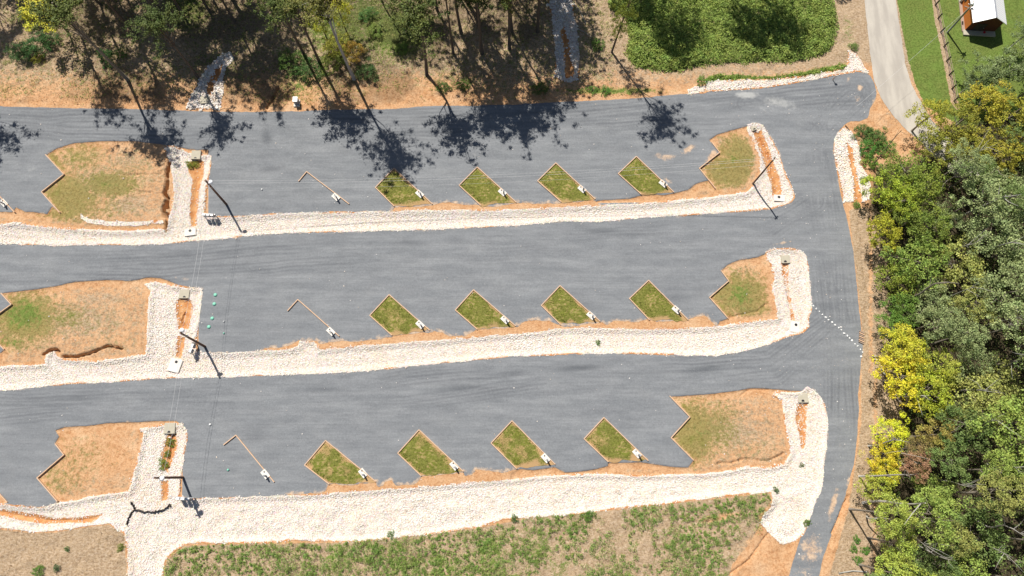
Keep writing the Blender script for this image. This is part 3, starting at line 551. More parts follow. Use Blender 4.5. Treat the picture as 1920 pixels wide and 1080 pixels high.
# ------------------------------------------------------------------ utility pads with hook-up posts
def pad_proto():
    r=empty('utility_pad',(0,0,0),'x','utility pad','utility pads with posts at the slots')
    MB().box((0,0,.05),(1.25,.78,.18),bev=.02).build('concrete_pad',M_conc,r)
    p=MB().box((.30,-.02,.62),(.24,.17,.98),bev=.02).build('post',M_grey,r)
    MB().box((.30,-.02,1.135),(.28,.21,.05),bev=.02).build('cap',M_grey,p)
    MB().box((.30,-.125,.8),(.16,.035,.26),bev=.01).build('outlet_cover',M_metal,p)
    MB().lathe((-.34,.1,.14),[(.085,0),(.085,.07),(.06,.09)]).build('drain_cap',M_black,r)
    MB().tube([(-.05,-.2,.1),(-.05,-.2,.5),(-.05,-.12,.56)],.022,6).build('water_tap',M_metal,r)
    return r
def copy_tree(o,parent=None):
    c=o.copy();col.objects.link(c);c.parent=parent
    for ch in list(o.children):copy_tree(ch,c)
    return c
proto=pad_proto();first=True
PADS=[((630,370),'bare timber strip in the upper row'),((787,364),'first bed of the upper row'),((942,361),'second bed of the upper row'),((1091,355),'third bed of the upper row'),((1243,345),'fourth bed of the upper row'),
((621,622),'bare timber strip in the middle row'),((788,609),'first bed of the middle row'),((947,600),'second bed of the middle row'),((1108,592),'third bed of the middle row'),((1268,581),'fourth bed of the middle row'),
((498,889),'bare timber strip in the lower row'),((681,887),'first bed of the lower row'),((852,873),'second bed of the lower row'),((1023,859),'third bed of the lower row'),((1194,850),'fourth bed of the lower row'),((8,381),'timber edge at the upper left photo edge')]
for (p,l) in PADS:
    o=proto if first else copy_tree(proto);first=False
    q=gp(p[0],p[1],.07);o.location=q;o.rotation_euler=(0,0,R(-43 if p[1]<700 else -48));o['label']='white utility pad with grey post beside the '+l
# ------------------------------------------------------------------ drains
def drain(px,py,w,h,mat,label,rz=0,hole=(0,-.3),flare=.8,name='drain_outlet'):
    c=gp(px,py,.10);r=empty(name,c,label,'drain',None,R(rz));x,y=w/2,h/2
    V=[(-x*flare,y,0),(x*flare,y,0),(x,-y,0),(-x,-y,0)];k=.16
    mb=MB();mb.add([(v[0],v[1],-.25) for v in V]+[(v[0],v[1],k) for v in V]+[(v[0]*.93,v[1]*.94,k+.03) for v in V],[[3,2,1,0],[8,9,10,11]]+[[i,(i+1)%4,4+(i+1)%4,4+i] for i in range(4)]+[[4+i,4+(i+1)%4,8+(i+1)%4,8+i] for i in range(4)])
    mb.build('slab',mat,r)
    MB().lathe((hole[0],hole[1],k+.02),[(.21,0),(.21,.035),(.15,.045)],14).build('pipe_mouth',M_black,r)
    MB().box((0,-y+.06,k+.05),(w*.8,.1,.05)).build('lip',mat,r)
drain(368,291,1.45,1.5,M_conc2,'weathered concrete drain end at the top of the upper left stone bend',0,(0,-.6),1)
drain(345,551,1.5,1.35,M_conc2,'tan concrete drain end at the top of the middle left stone bend',0,(.1,-.5),1)
drain(318,803,1.6,1.5,M_conc2,'grey concrete drain end at the top of the lower left stone bend',0,(0,-.55),.95)
drain(1473,486,1.3,1.25,M_conc2,'concrete drain end at the top of the middle right stone bend',0,(-.1,-.4),1)
drain(1506,746,1.5,1.35,M_conc2,'rounded concrete drain end at the top of the lower right stone bend',0,(-.1,-.45),.85)
drain(1413,241,.8,.7,M_conc2,'small concrete drain end at the top of the upper right stone bend',20,(.05,-.2),1)
drain(356,435,1.7,1.1,M_conc,'white concrete drain slab in the upper swale near the left pole',8,(0,.25),1,'drain_inlet')
drain(327,685,1.75,1.9,M_conc,'largest white concrete drain slab, in the middle swale at left',-14,(.05,.55),1,'drain_inlet')
drain(1462,371,1.7,1.05,M_conc,'white concrete drain slab at the right end of the upper swale',-5,(-.1,.15),1,'drain_inlet')
drain(1491,613,1.4,1.6,M_conc,'white concrete drain slab at the right end of the middle swale',-8,(.1,.35),.95,'drain_inlet')
drain(386,189,1.5,1.3,M_conc2,'bluish concrete drain slab among shaded stones under the trees',4,(0,.4),1,'drain_inlet')
# ------------------------------------------------------------------ poles
def pole(base,top,h,label,mat=M_pole,lamp=None,cross=None,bits=(),r0=.19):
    B=gp(*base);Tt=G(top[0],top[1],h);d=Tt-B;r=empty('utility_pole',B,label,'utility pole','utility poles')
    MB().tube([(0,0,-.3),d*.5,d],[r0,r0*.85,r0*.7],10).build('pole',mat,r,smooth=True)
    if lamp:
        lx,ly,lz=lamp;t=lz/d[2];p=d*t
        q=p+np.array([lx,ly,0]);MB().tube([p,(p+q)/2+np.array([0,0,.15]),q],.035,6).build('lamp_arm',M_metal,r)
        L=MB().lathe((q[0],q[1],q[2]-.25),[(.17,0),(.33,.12),(.33,.26),(.2,.36),(.05,.4)],16).build('lamp',M_lamp,r,smooth=True)
        MB().lathe((q[0],q[1],q[2]-.33),[(.10,0),(.15,.08)],12).build('lamp_lens',M_white,L)
    if cross:
        a,L_,zz=cross;p=d*(zz/d[2]);c_,s_=math.cos(R(a)),math.sin(R(a))
        MB().box(p,(L_,.1,.12),R(a),bev=.01).build('crossarm',M_fwood,r)
        for k in (-.45,0,.45):MB().lathe(p+np.array([c_*L_*k,s_*L_*k,.06]),[(.05,0),(.07,.06),(.03,.14)],8).build('insulator',M_white,r)
    for (dx,dy,z,sx,sy,sz,m) in bits:
        p=d*(z/d[2]);MB().box(p+np.array([dx,dy,0]),(sx,sy,sz),bev=.02).build('bracket' if m is not M_grey else 'equipment_box',m,r)
    return Tt,r
t1,_=pole((424,383),(385,338),7.7,'brown wooden pole with lamp beside the upper left stone bend',lamp=(.62,-.1,7.5),bits=((0,-.18,6.6,.12,.18,.3,M_metal),))
t2,_=pole((384,650),(338,624),7.9,'brown wooden pole with white lamp beside the middle left stone bend',lamp=(.05,.42,7.7),bits=((.18,0,6.4,.3,.16,.3,M_metal),(-.15,.05,7.2,.2,.2,.3,M_metal)))
t3,_=pole((343,895),(290,896),7.9,'dark wooden pole with lamp and hardware beside the lower left stone bend',lamp=(.45,-.08,7.0),bits=((.1,.1,6.2,.5,.1,.1,M_metal),(-.2,0,7.6,.6,.12,.12,M_metal),(0,-.2,5.9,.35,.2,.3,M_grey)))
t4,_=pole((1412,344),(1453,296),9.1,'slim dark pole standing at the right end of the upper swale',cross=(45,.7,8.9),r0=.15)
t5,_=pole((1776,61),(1824,8),7.2,'grey-green pole with crossarms on the lawn beside the shed',M_pole2,cross=(60,1.8,6.9),bits=((.2,.2,6.7,.35,.35,.5,M_metal),(.3,-.1,6.3,.5,.12,.12,M_metal),(-.3,.15,7.0,.5,.1,.1,M_metal)),r0=.17)
MB().box(t5+np.array([.0,.0,-.9]),(1.5,.1,.12),R(-25),bev=.01).build('crossarm',M_fwood,_).location=[-v for v in _.location]
def wire(a,b,sag,label,r=.013,group='overhead wires'):
    a=np.array(a);b=np.array(b);P=[]
    for i in range(25):
        t=i/24;p=a*(1-t)+b*t;p[2]-=sag*4*t*(1-t);P.append(p)
    o=P[0].copy();MB().tube([p-o for p in P],r,5).build('overhead_wire',M_wire,loc=o,label=label,cat='wire',group=group)
wire(t1+[.1,0,-.2],t4+[-.2,.1,-.1],2.0,'pale overhead wire across the upper row, uppermost of three',.012)
wire(t1+[.15,-.3,-.35],t4+[-.1,-.1,-.25],2.2,'pale overhead wire across the upper row, middle of three',.014)
wire(t1+[.3,-.8,-.9],t4+[0,-.4,-1.0],2.6,'faint overhead wire across the upper row, lowest of three',.009)
wire(t1+[-.1,0,-.3],t2+[.05,.1,-.25],.9,'left one of two pale wires between upper and middle pole')
wire(t1+[.35,0,-.6],t2+[.5,.1,-.5],1.0,'right one of two pale wires between upper and middle pole')
wire(t2+[0,0,-.25],t3+[.15,0,-.25],.9,'left one of two pale wires between middle and lower pole')
wire(t2+[.45,0,-.5],t3+[.7,0,-.5],1.0,'right one of two pale wires between middle and lower pole')
wire(t5+[0,0,-.3],G(1640,165,5.5)+[-3,-3,0],1.0,'thin wire slanting across the lawn from the shed pole',.012)
# meter racks
def rack(px,py,rz,n,label,pw=.62,hh=1.35):
    c=gp(px,py,.06);r=empty('meter_rack',c,label,'meter rack','meter racks by the poles',R(rz));W=n*pw
    for s in (-1,1):MB().box((s*W/2,0,hh/2),(.1,.1,hh+.2),bev=.01).build('rack_post',M_fwood,r)
    for z in (.55,hh-.12):MB().box((0,.07,z),(W+.3,.05,.09)).build('rail',M_metal,r)
    for i in range(n):
        x=-W/2+pw*(i+.5);q=MB().box((x,-.1,.95),(pw*.72,.24,.85),bev=.02).build('meter_box',M_grey,r)
        MB().box((x,-.1,1.40),(pw*.78,.32,.04),bev=.01).build('box_lid',M_white,q)
        MB().lathe((x,-.24,.95),[(.08,-.05),(.09,0),(.08,.05)],10).build('meter_dial',M_metal,q)
    MB().tube([(W/2+.12,0,0),(W/2+.12,0,hh)],.04,6).build('conduit',M_metal,r)
rack(396,407,-3,3,'row of three meter boxes beside the upper left pole')
rack(365,655,75,2,'pair of meter boxes facing sideways beside the middle left pole',.75,1.5)
rack(351,933,-3,3,'row of three meter boxes beside the lower left pole',.68)
# green lids and small caps
for (px,py),l in (((404,553),'uppermost'),((402,570),'second'),((398,597),'third'),((392,613),'lowest')):
    o=MB().lathe((0,0,0),[(.27,0),(.27,.06),(.2,.14),(.06,.17)],18).build('green_lid',M_green,loc=gp(px,py,.02),label='round green lid, %s of four in a row near the middle left pole'%l,cat='lid',group='green lids by the middle pole',smooth=True)
for (px,py),m,l,rr in (((428,881),M_green,'tiny green cap on the dark stone beside the lower bent timber strip',.16),((420,625),M_green,'tiny pale green cap right of the green lids',.12),((420,603),M_white,'tiny white cap right of the green lids',.09),((394,796),M_white,'small white cap standing near the lower left stone bend',.16),((491,355),M_white,'small white cap near the upper bent timber strip',.13)):
    MB().lathe((0,0,0),[(rr,0),(rr,.12),(rr*.6,.2)],12).build('pipe_cap',m,loc=gp(px,py,.02),label=l,cat='cap',smooth=True)
# row of pale stones across the right lane
P0=[(1524.5,573.5),(1530,579),(1536,584),(1541.5,590),(1547.5,595),(1553.5,600),(1560,604.5),(1565.5,609.5),(1572.5,614.5),(1577,618.5),(1582.5,625),(1588.5,629.5),(1592.5,634),(1597.5,638.5),(1603,645),(1608,649),(1613,655.5),(1617,660.5),(1614.5,668.5)]
cnt=0
for p in P0:
    rv,rf=rocks(np.zeros(1),np.zeros(1),np.zeros(1)+.05,np.array([rng.uniform(.11,.17)*(1.25 if 5<cnt<11 or cnt==18 else 1)]))
    wh='at the swale end' if cnt<5 else 'in its larger-stoned middle' if cnt<11 else 'at the verge end'
    if cnt==18:wh=None
    link('marker_stone',mesh('marker_stone',rv,[(rf,0)],[M_white]),loc=gp(*p,.02),label=('small white stone in the slanting line across the right lane, '+wh) if wh else 'larger white stone at the verge, below the end of the slanting stone line',cat='stone',group=('line of white stones, '+wh) if wh else None);cnt+=1
# sign post, utility cabinet, timber stack, logs
c=gp(1561,150,.03);r=empty('sign_post',c,'short brown post with white plate at the lot entrance','sign post')
MB().box((0,0,.65),(.12,.12,1.4),R(20),bev=.01).build('post',M_wood,r);MB().box((.05,-.09,1.15),(.42,.04,.5),R(12),bev=.01).build('sign_plate',M_white,r)
q=gp(1559,153,.03)
c=gp(557,194,.02);r=empty('utility_cabinet',c,'grey-white cabinet standing on clay at the upper road edge','utility cabinet')
MB().box((0,0,.05),(.95,1.2,.2),bev=.02).build('concrete_base',M_conc,r);q=MB().box((0,.12,.62),(.66,.8,.95),bev=.04).build('cabinet_body',M_grey,r);MB().box((0,.12,1.12),(.76,.9,.06),bev=.03).build('lid',M_white,q)
MB().tube([(0,-.75,-.1),(0,-.75,.7)],.06,8).build('marker_pipe',M_conc2,r)
c=gp(1614,633,.02);r=empty('timber_stack',c,'small stack of short boards on the right verge beside the stone line','timber stack')
for i in range(7):MB().box((.05*i-.1,-.75+.26*i,.12+.02*(i%2)),(.75,.15,.14),R(-25),bev=.01).build('timber_piece',M_wood if i%2 else M_fwood,r)
def log(p,q,r0,label,mat=M_pale,name='log',lift=.12,r1=None,grp=None):
    P=gp(*p);Q=gp(*q);d=Q-P;mid=d*.5+np.array([-d[1],d[0],0])*.06
    r1=r1 or r0*.8;MB().tube([(0,0,lift),mid+[0,0,lift],d+[0,0,lift]],[r0,(r0+r1)/2,r1],9).build(name,mat,loc=P,label=label,cat='log',group=grp,smooth=True)
log((1635,669),(1646,669),.14,'short pale log, upper one of three lying on the right verge');log((1636,674),(1647,676),.13,'short pale log, middle one of three lying on the right verge');log((1639,681),(1646,682),.1,'short pale log, lowest of three lying on the right verge')
log((1642,690),(1674,722),.15,'long split log leaning toward the yellow tree on the right verge',M_pale,'log',.25);log((1640,690),(1658,696),.07,'thin pale branch beside the long split log');log((1668,740),(1690,757),.09,'dark thin fallen stem below the yellow tree',M_mid)
log((1660,540),(1668,515),.1,'short dark fallen stem in the undergrowth at the wood edge',M_mid);log((1573,1075),(1625,1072),.1,'pale fallen branch at the lower right beside the lane end',M_pale)
log((1070,0),(1098,45),.08,'pale fallen branch beside the stone ditch',M_pale);log((1085,55),(1110,72),.05,'thin fallen twig right of the stone ditch',M_pale)
log((1584,236),(1592,245),.06,'short dark stick on the clay corner at the entrance',M_bark)
# silt fence
def ribbon(pts,label,h=.45):
    P=[gp(*p,.02) for p in pts];o=P[0].copy();r=empty('silt_fence',o,label,'silt fence');mb=MB();n=len(P)
    # smooth the run
    Q=[]
    for i in range(n-1):
        for k in range(4):Q.append(P[i]*(1-k/4)+P[i+1]*k/4)
    Q.append(P[-1])
    V=[]
    for i,p in enumerate(Q):
        d=Q[min(i+1,len(Q)-1)]-Q[max(i-1,0)];d/=np.linalg.norm(d)+1e-9;nn=np.array([-d[1],d[0],0])
        hh=h*rng.uniform(.6,1.05);ln=rng.uniform(-.18,.12)
        for s,z,w_ in ((-.12,0,1),(-.03,hh*.95,1),(.03,hh,1),(.15,.02,1)):
            v=p-o+nn*(s*w_+ln*(z>0));v=v+np.array([0,0,z]);V.append(v)
    F_=[]
    for i in range(len(Q)-1):
        for k in range(3):F_.append([i*4+k,i*4+k+1,i*4+5+k,i*4+4+k])
    MB().add(V,F_).build('fabric',M_fabric,r)
    for p in P:MB().box(p-o+[0,.06,.3],(.05,.05,.75)).build('stake',M_fwood,r)
ribbon([(245,942),(249,949),(253,956),(262,959),(275,960),(288,960),(300,957),(309,953),(316,948),(319,949)],'black silt fence sagging across the lower left swale, long branch')
ribbon([(252,957),(244,963),(240,972),(238,984)],'black silt fence in the lower left swale, short branch curving down',.4)
# ------------------------------------------------------------------ rail fence
FP=[(1747,-10),(1753,10),(1758,35),(1763,61),(1769,88),(1774,115),(1779,141),(1784,167),(1788,190)]
c=gp(*FP[0]);r=empty('rail_fence',c,'weathered wooden rail fence running down the lawn','fence');P=[gp(*p)-c for p in FP]
for i,p in enumerate(P):MB().box(p+[0,0,.6],(.16,.16,1.35),R(12),bev=.01).build('fence_post',M_dark,r)
for i in range(len(P)-1):
    mb=MB()
    for z in (.35,.7,1.08):mb.tube([P[i]+[0.05,0,z],(P[i]+P[i+1])/2+[.05,0,z-.02],P[i+1]+[.05,0,z]],.035,6)
    mb.build('rails',M_fwood,r)
# ------------------------------------------------------------------ shed
E0=G(1825,46,2.3);Rg=G(1862,44,3.55);E1=G(1879,57,2.3)
W=5.4;x0=E0[0];c=np.array([x0+W/2,E0[1]+4.6,0]);zz=float(Hs(c[0],c[1])[0]);c[2]=zz
r=empty('shed',c,'white-roofed shed with orange walls on the lawn','shed',None,R(-4));hw=W/2-.35;L2=4.3;ez=2.7;rz_=4.3
mb=MB();mb.add([(-hw,-L2,0),(hw,-L2,0),(hw,L2,0),(-hw,L2,0),(-hw,-L2,ez),(hw,-L2,ez),(hw,L2,ez),(-hw,L2,ez),(0,-L2,rz_-.15),(0,L2,rz_-.15)],[[0,1,5,8,4],[1,2,6,5],[2,3,7,9,6],[3,0,4,7]]);mb.build('walls',M_orange,r)
for s,nm in ((-1,0),(1,0)):
    V=[(0,-L2-.5,rz_),(0,L2+.5,rz_),(s*(W/2),L2+.5,ez-.02),(s*(W/2),-L2-.5,ez-.02)];V2=[(a,b_,z-.09) for a,b_,z in V]
    MB().add(V+V2,[[0,1,2,3] if s<0 else [3,2,1,0],[7,6,5,4] if s<0 else [4,5,6,7]]+[[i,(i+1)%4,4+(i+1)%4,4+i] for i in range(4)]).build('roof_slope',M_roof,r)
MB().box((0,0,rz_+.01),(.22,2*L2+1.02,.06)).build('ridge_cap',M_metal,r)
MB().box((-hw-.22,0,.06),(.5,2*L2+.6,.16),bev=.02).build('gravel_edge',M_fwood,r)
MB().box((-.1,-L2-.5,.12),(2*hw+.5,.95,.2),bev=.02).build('porch_slab',M_conc2,r)
MB().add([(-hw-.02,-L2-.03,0),(hw+.02,-L2-.03,0),(hw+.02,-L2-.03,ez),(0,-L2-.03,rz_-.17),(-hw-.02,-L2-.03,ez)]+[(-hw-.02,-L2-.005,0),(hw+.02,-L2-.005,0),(hw+.02,-L2-.005,ez),(0,-L2-.005,rz_-.17),(-hw-.02,-L2-.005,ez)],[[0,1,2,3,4],[9,8,7,6,5]]+[[i,5+i,5+(i+1)%5,(i+1)%5] for i in range(5)]).build('gable_shade_panel',M_gshade,r)  # thin dark panel over the orange gable wall, painting in its shade
d=MB().box((-.6,-L2-.07,1.0),(1.7,.07,1.9),bev=.01).build('door',M_dark,r);MB().box((.12,-L2-.13,1.0),(.06,.06,.16)).build('handle',M_metal,d)
f_=MB().box((-hw-.03,.9,1.25),(.06,.9,.8)).build('window',M_dark,r)
q=MB().box((-hw-.25,1.4,.55),(.4,.75,.75),bev=.03)
q.build('wall_unit',M_white,r)
rb=MB().lathe((0,0,0),[(.16,0),(.2,.3),(.17,.33)],12).build('red_bucket',M_red,loc=gp(1843,63,.1),label='small red bucket on the shed porch',cat='bucket')
for p,l in (((1803,43),'upper one of two dark pots left of the shed'),((1803,46.5),'lower one of two dark pots left of the shed')):
    MB().lathe((0,0,0),[(.1,0),(.15,.25),(.12,.27)],10).build('pot',M_black,loc=gp(*p),label='small black pot, '+l,cat='pot')
# ------------------------------------------------------------------ foliage meshes
def leafcloud(C,n,rad,size,flat=.6,up=.5,seed=0,fuzzy=False):
    g=np.random.default_rng(seed);m=len(C)
    c=np.repeat(C,n,0);d=g.normal(size=(len(c),3));d/=np.linalg.norm(d,axis=1)[:,None];rr=np.abs(g.normal(size=len(c)))*.62+.05 if fuzzy else g.uniform(0.15,1,len(c))**.5
    rad=np.repeat(np.broadcast_to(rad,(m,)),n);c=c+d*(rr*rad)[:,None]*np.array([1,1,flat])
    nr=g.normal(size=(len(c),3))*.55+d*.5;nr[:,2]+=up;nr/=np.linalg.norm(nr,axis=1)[:,None]
    a=np.cross(nr,g.normal(size=(len(c),3)));a/=np.linalg.norm(a,axis=1)[:,None];b_=np.cross(nr,a)
    s=size*g.uniform(.6,1.35,len(c))[:,None];
    v=np.stack([c-a*s*.5,c+b_*s*.36,c+a*s*.5,c-b_*s*.36],1).reshape(-1,3);return v,np.arange(len(v)).reshape(-1,4)
def crown_mesh(seed,K=58,n=46,crad=.24,leaf=.075,shape='round'):
    g=np.random.default_rng(seed);C=[];lim=[]
    if shape=='sparse':
        rd=[];nb=19
        for i in range(nb):
            th=2.4*i+g.uniform(-.4,.4);el=g.uniform(-.45,.95);L=g.uniform(.55,1.3);d=np.array([math.cos(th)*math.cos(el),math.sin(th)*math.cos(el),math.sin(el)]);bend=g.normal(size=3)*.18
            for t in np.linspace(.2,1,9):
                if g.random()<.15:continue
                C.append(d*L*t+bend*t*t+g.normal(size=3)*.085);rd.append(crad*g.uniform(.5,1.15)*(1.15-.5*t))
        C=np.array(C);return C,leafcloud(C,n,np.array(rd)*1.25,leaf,.75,.55,seed,True)
    while len(C)<K:
        p=g.uniform(-1,1,3);q=np.linalg.norm(p)
        if shape=='round':
            if q>1 or q<.45 or p[2]<-.35:continue
            th=math.atan2(p[1],p[0]);k=1+.22*math.sin(th*3+seed)+.15*math.sin(th*5+seed*2);p=p*np.array([k,k,.9])
        elif shape=='sparse':
            if q>1 or q<.3 or p[2]<-.6:continue
            th=math.atan2(p[1],p[0]);k=1+.35*math.sin(th*3+seed);p=p*np.array([k,k,1.0])
            if g.random()<.25 and q<.7:continue
        C.append(p)
    C=np.array(C);return C,leafcloud(C,n,g.uniform(.6,1.25,K)*crad,leaf,.7,.55,seed)
CM=[];
for s in range(7):
    C,(v,f)=crown_mesh(100+s,74,50,.20,.068);CM.append((C,mesh('crown',v,[(f,0)],[M_leaf])))
SM=[]
for s in range(6):
    C,(v,f)=crown_mesh(300+s,64,62,.20,.052,'sparse');SM.append((C,mesh('crown',v,[(f,0)],[M_leaf])))
def trunk_obj(root,top,rad,mat,C,ctr,sc_,nl=9,seed=0,r_lim=.4,bend=0):
    g=np.random.default_rng(seed);top=np.array(top,float);mb=MB();n=7;P=[]
    side=np.array([g.normal(),g.normal(),0])*bend
    for i in range(n):t=i/(n-1);P.append(top*t+side*math.sin(t*math.pi)*.5)
    mb.tube(P,[rad*(1-.6*i/(n-1))*(1.25 if i==0 else 1) for i in range(n)],8)
    idx=g.permutation(len(C))[:nl]
    for k in idx:
        e=ctr+C[k]*sc_;t=g.uniform(.45,.95);s=top*t+side*math.sin(t*math.pi)*.5;m=(s+e)/2+np.array([0,0,-.06*np.linalg.norm(e-s)])+g.normal(size=3)*.12
        q=rad*r_lim*g.uniform(.6,1.1);mb.tube([s,m,e],[q,q*.6,q*.22],5)
    return mb.build('trunk',mat,root,smooth=True)
LAB={}
def uniq(l):
    return l
def tree(base,h,cr,colr,label,ch=None,sparse=False,seed=0,mat=M_bark,lean=(0,0),rad=.2,group='trees',bend=0,name='tree',cat='tree',nl=10,world=False,flat=1,fk=1.0):
    B=np.array([base[0],base[1],0.]) if world else G(*base)
    B[2]=float(Hs(B[0],B[1])[0]);root=empty(name,B,label,cat,group)
    ch=ch or cr*.75;ctr=np.array([lean[0],lean[1],h-ch]);C,me=(SM if sparse else CM)[seed%(6 if sparse else 7)]
    o=link('crown',me,root,ctr);o.scale=(cr,cr*flat,ch);o.rotation_euler=(0,0,(seed*2.399)%6.28);colour(o,tuple(min(.9,q_*fk) for q_ in colr))
    a=(seed*2.399)%6.28;ca,sa=math.cos(a),math.sin(a);Cr=np.stack([C[:,0]*cr*ca-C[:,1]*cr*flat*sa,C[:,0]*cr*sa+C[:,1]*cr*flat*ca,C[:,2]*ch],-1)
    trunk_obj(root,(lean[0],lean[1],h-ch*.6),rad,mat,Cr,ctr,1.0,nl,seed,bend=bend);return root
# tall trees at the top whose shadows reach the road
TOP=[((240,150),20,4.6,'tall tree with long pale trunk rooted above the upper left terrace',M_mid),((372,146),15.5,3.6,'dark thick-trunked tree right above the shaded drain stones',M_bark),((255,66),19,4.5,'dark trunk rooted mid-slope, left of the thick tree above the drain',M_bark),
((601,122),18,4.6,'thick dark trunk leaning over the bushes above the cabinet, right one of a pair',M_bark),((573,107),17,3.6,'slimmer dark trunk, left one of the pair above the cabinet',M_bark),((664,148),23,5.0,'thin pale-barked tall tree whose shadow crosses the first upper bed',M_pale),
((800,140),18,4.8,'crooked bare-stemmed tree on the open clay slope',M_bark),((903,100),18,4.2,'tree rooted on the clay slope left of the stone ditch',M_bark),((865,62),19,4.6,'slender tree leaning over the upper clay slope',M_bark),((897,42),18,4.2,'straight dark tree near the top edge left of the ditch',M_bark),
((-62,150),19,5.4,'tree outside the left edge shading the upper road corner',M_bark),((1008,60),17,3.6,'tree beside the left bank of the stone ditch',M_bark),((955,92),17.5,3.6,'tree on the slope shading the road left of the ditch',M_bark)]
gcol=[(.12,.15,.035),(.10,.135,.035),(.17,.17,.04)]
for i,(b_,h,cr,l,m) in enumerate(TOP):
    tree(b_,h+1,cr,gcol[i%3],l,ch=3.2 if h>16 else 2.6,sparse=True,seed=i,mat=m,rad=.26 if h>16 else .2,group='tall trees along the top',bend=.8 if 'crooked' in l else .35,nl=18)
g=np.random.default_rng(5)
MORE=[(-40,-60),(130,-70),(190,10),(310,-30),(345,30),(440,40),(470,-40),(420,-90),(700,-30),(745,-70),(830,-60),(905,-80),(960,-20),(1010,-50),(20,-90),(250,-110),(150,60),(395,25),(455,-15),(850,100),(905,100),(960,60)]
MLAB=['shade tree outside the upper left corner','shade tree beyond the top edge above the yellow-green corner tree','tall tree right of the yellow-green corner tree','shade tree beyond the top edge left of the drain stones','dark tree directly above the drain stones','dark tree right of the tree above the drain stones','shade tree beyond the top, up and right of the drain stones','farther shade tree beyond the top above the drain stones','shade tree beyond the top right of the saplings','farther shade tree beyond the top right of the saplings','shade tree beyond the top above the crooked tree','shade tree beyond the top, second left of the stone ditch','dark tree at the top edge left of the stone ditch','shade tree beyond the top beside the stone ditch','farthest left shade tree beyond the top edge','farther shade tree beyond the top, left of the drain stones','dark tree between the long pale trunk and corner tree','dark tree rooted right of the drain stones','dark tree rooted above the road, right of the drain stones','dark tree on the slope right of the crooked tree','second dark tree on the slope right of the crooked tree','dark tree near the top edge, nearest the stone ditch']
for i,(px,py) in enumerate(MORE):
    tree((px,py),g.uniform(22,27),g.uniform(3.6,4.6),gcol[i%3],MLAB[i],ch=5,sparse=True,seed=20+i,mat=M_bark,rad=.2,group='shading trees beyond the top edge',bend=.5,nl=14)
for i,(px,py,h,cr,l) in enumerate([(1120,-90,21,3.4,'tree beyond the top edge above the slender tree'),(1192,-12,20,2.6,'tree beyond the top edge casting the long shadow on the vines'),(1340,-45,20,4.0,'wide tree beyond the top edge above the middle of the vines'),(1385,-62,21,3.8,'tree beyond the top edge shading the right of the vines'),(1188,-35,23,3.0,'second tree beyond the top edge over the long vine shadow'),(1350,-20,17,3.2,'lower tree beyond the top edge shading the vines'),(1405,-30,20,3.4,'farthest right tree shading the vines'),(1165,-60,18,3.2,'tree beyond the top edge left of the long vine shadow'),(1195,-75,26,3.6,'highest tree beyond the top edge over the vines'),(1300,-150,22,4,'farther tree beyond the top edge above the vines'),(1540,-60,11,2.2,'tree beyond the top edge near the lane')]):
    tree((px,py),h,cr,gcol[i%3],l,ch=5 if i==1 else 4,seed=50+i,rad=.2,group='trees above the vine bank',nl=10)
HID=[(-20,-150),(40,-130),(95,-170),(165,-150),(215,-190),(275,-170),(330,-150),(375,-190),(120,-230),(250,-240),(400,-150),(470,-170),(520,-150),(780,-150),(840,-130),(880,-180),(930,-150),(975,-120),(1000,-190),(1030,-130),(105,-150),(200,-60),(270,-70),(380,-40),(430,-10),(960,-80),(880,10),(820,20),(85,-130),(140,-100),(230,-20),(290,-110),(350,-70),(405,-60),(440,-110),(300,20),(480,-90),(845,-30),(930,-40),(985,-70),(1015,-10),(10,-110),(890,-120),(180,-110),(270,-10),(330,-10),(240,-60)]
for i,(px,py) in enumerate(HID):
    tree((px,py),g.uniform(18,24),g.uniform(4.2,5.4),gcol[i%3],'tall shade tree of the stand beyond the top edge',ch=4.8,sparse=True,seed=80+i,mat=M_bark,rad=.22,group='stand of trees beyond the photo',bend=.5,nl=12)
q=tree((1147,97),23,3.9,(.16,.20,.035),'slender tall tree with narrow lower crown at the left end of the vine bank',ch=4.0,sparse=True,seed=61,rad=.16,lean=(1.2,-.6),group=None,nl=16)
for z_,r_,h_ in ((5.5,1.3,2.0),(9.5,1.9,3.0)):
    o=link('crown',CM[2][1],q,(.3+z_*.03,-.1,z_));o.scale=(r_,r_*.8,h_);colour(o,(.22,.26,.04))
# low trees, saplings and shrubs inside the frame at the top
def bush(px,py,cr,h,colr,label,seed,dense=True,name='shrub',cat='shrub',group='shrubs'):
    B=gp(px,py);root=empty(name,B,label,cat,group);C,me=CM[seed%7]
    o=link('foliage',me,root,(0,0,h*.35));o.scale=(cr,cr*.85,h*.65);o.rotation_euler=(0,0,seed*1.3);colour(o,tuple(q_*1.35 for q_ in colr))
    mb=MB();gg=np.random.default_rng(seed)
    for k in range(5):
        e=C[gg.integers(len(C))]*np.array([cr*.7,cr*.6,h*.5])+[0,0,h*.35];e[2]=abs(e[2])+.1;mb.tube([(0,0,0),e*.5+[0,0,.1],e],[.05,.035,.015],5)
    mb.build('stems',M_bark,root)
tree((128,60),9,4.2,(.56,.54,.06),'bright yellow-green tree at the upper left corner',ch=2.6,seed=3,rad=.16,group=None)
tree((612,70),8,2.3,(.42,.44,.05),'yellow-green sapling crown between the trunk pair and pale tree',ch=3,seed=1,rad=.1,group='saplings at the top')
tree((650,60),8.5,2.4,(.46,.46,.05),'taller yellow-green sapling at the top, right of its neighbour',ch=3,seed=2,rad=.1,group='saplings at the top')
tree((640,110),6,2.3,(.34,.34,.05),'olive sapling in front of the pale thin trunk',ch=2.4,seed=4,rad=.1,group='saplings at the top')
tree((668,118),5,1.8,(.38,.26,.05),'orange-tinged sapling right of the pale thin trunk',ch=2,seed=5,rad=.08,group='saplings at the top')
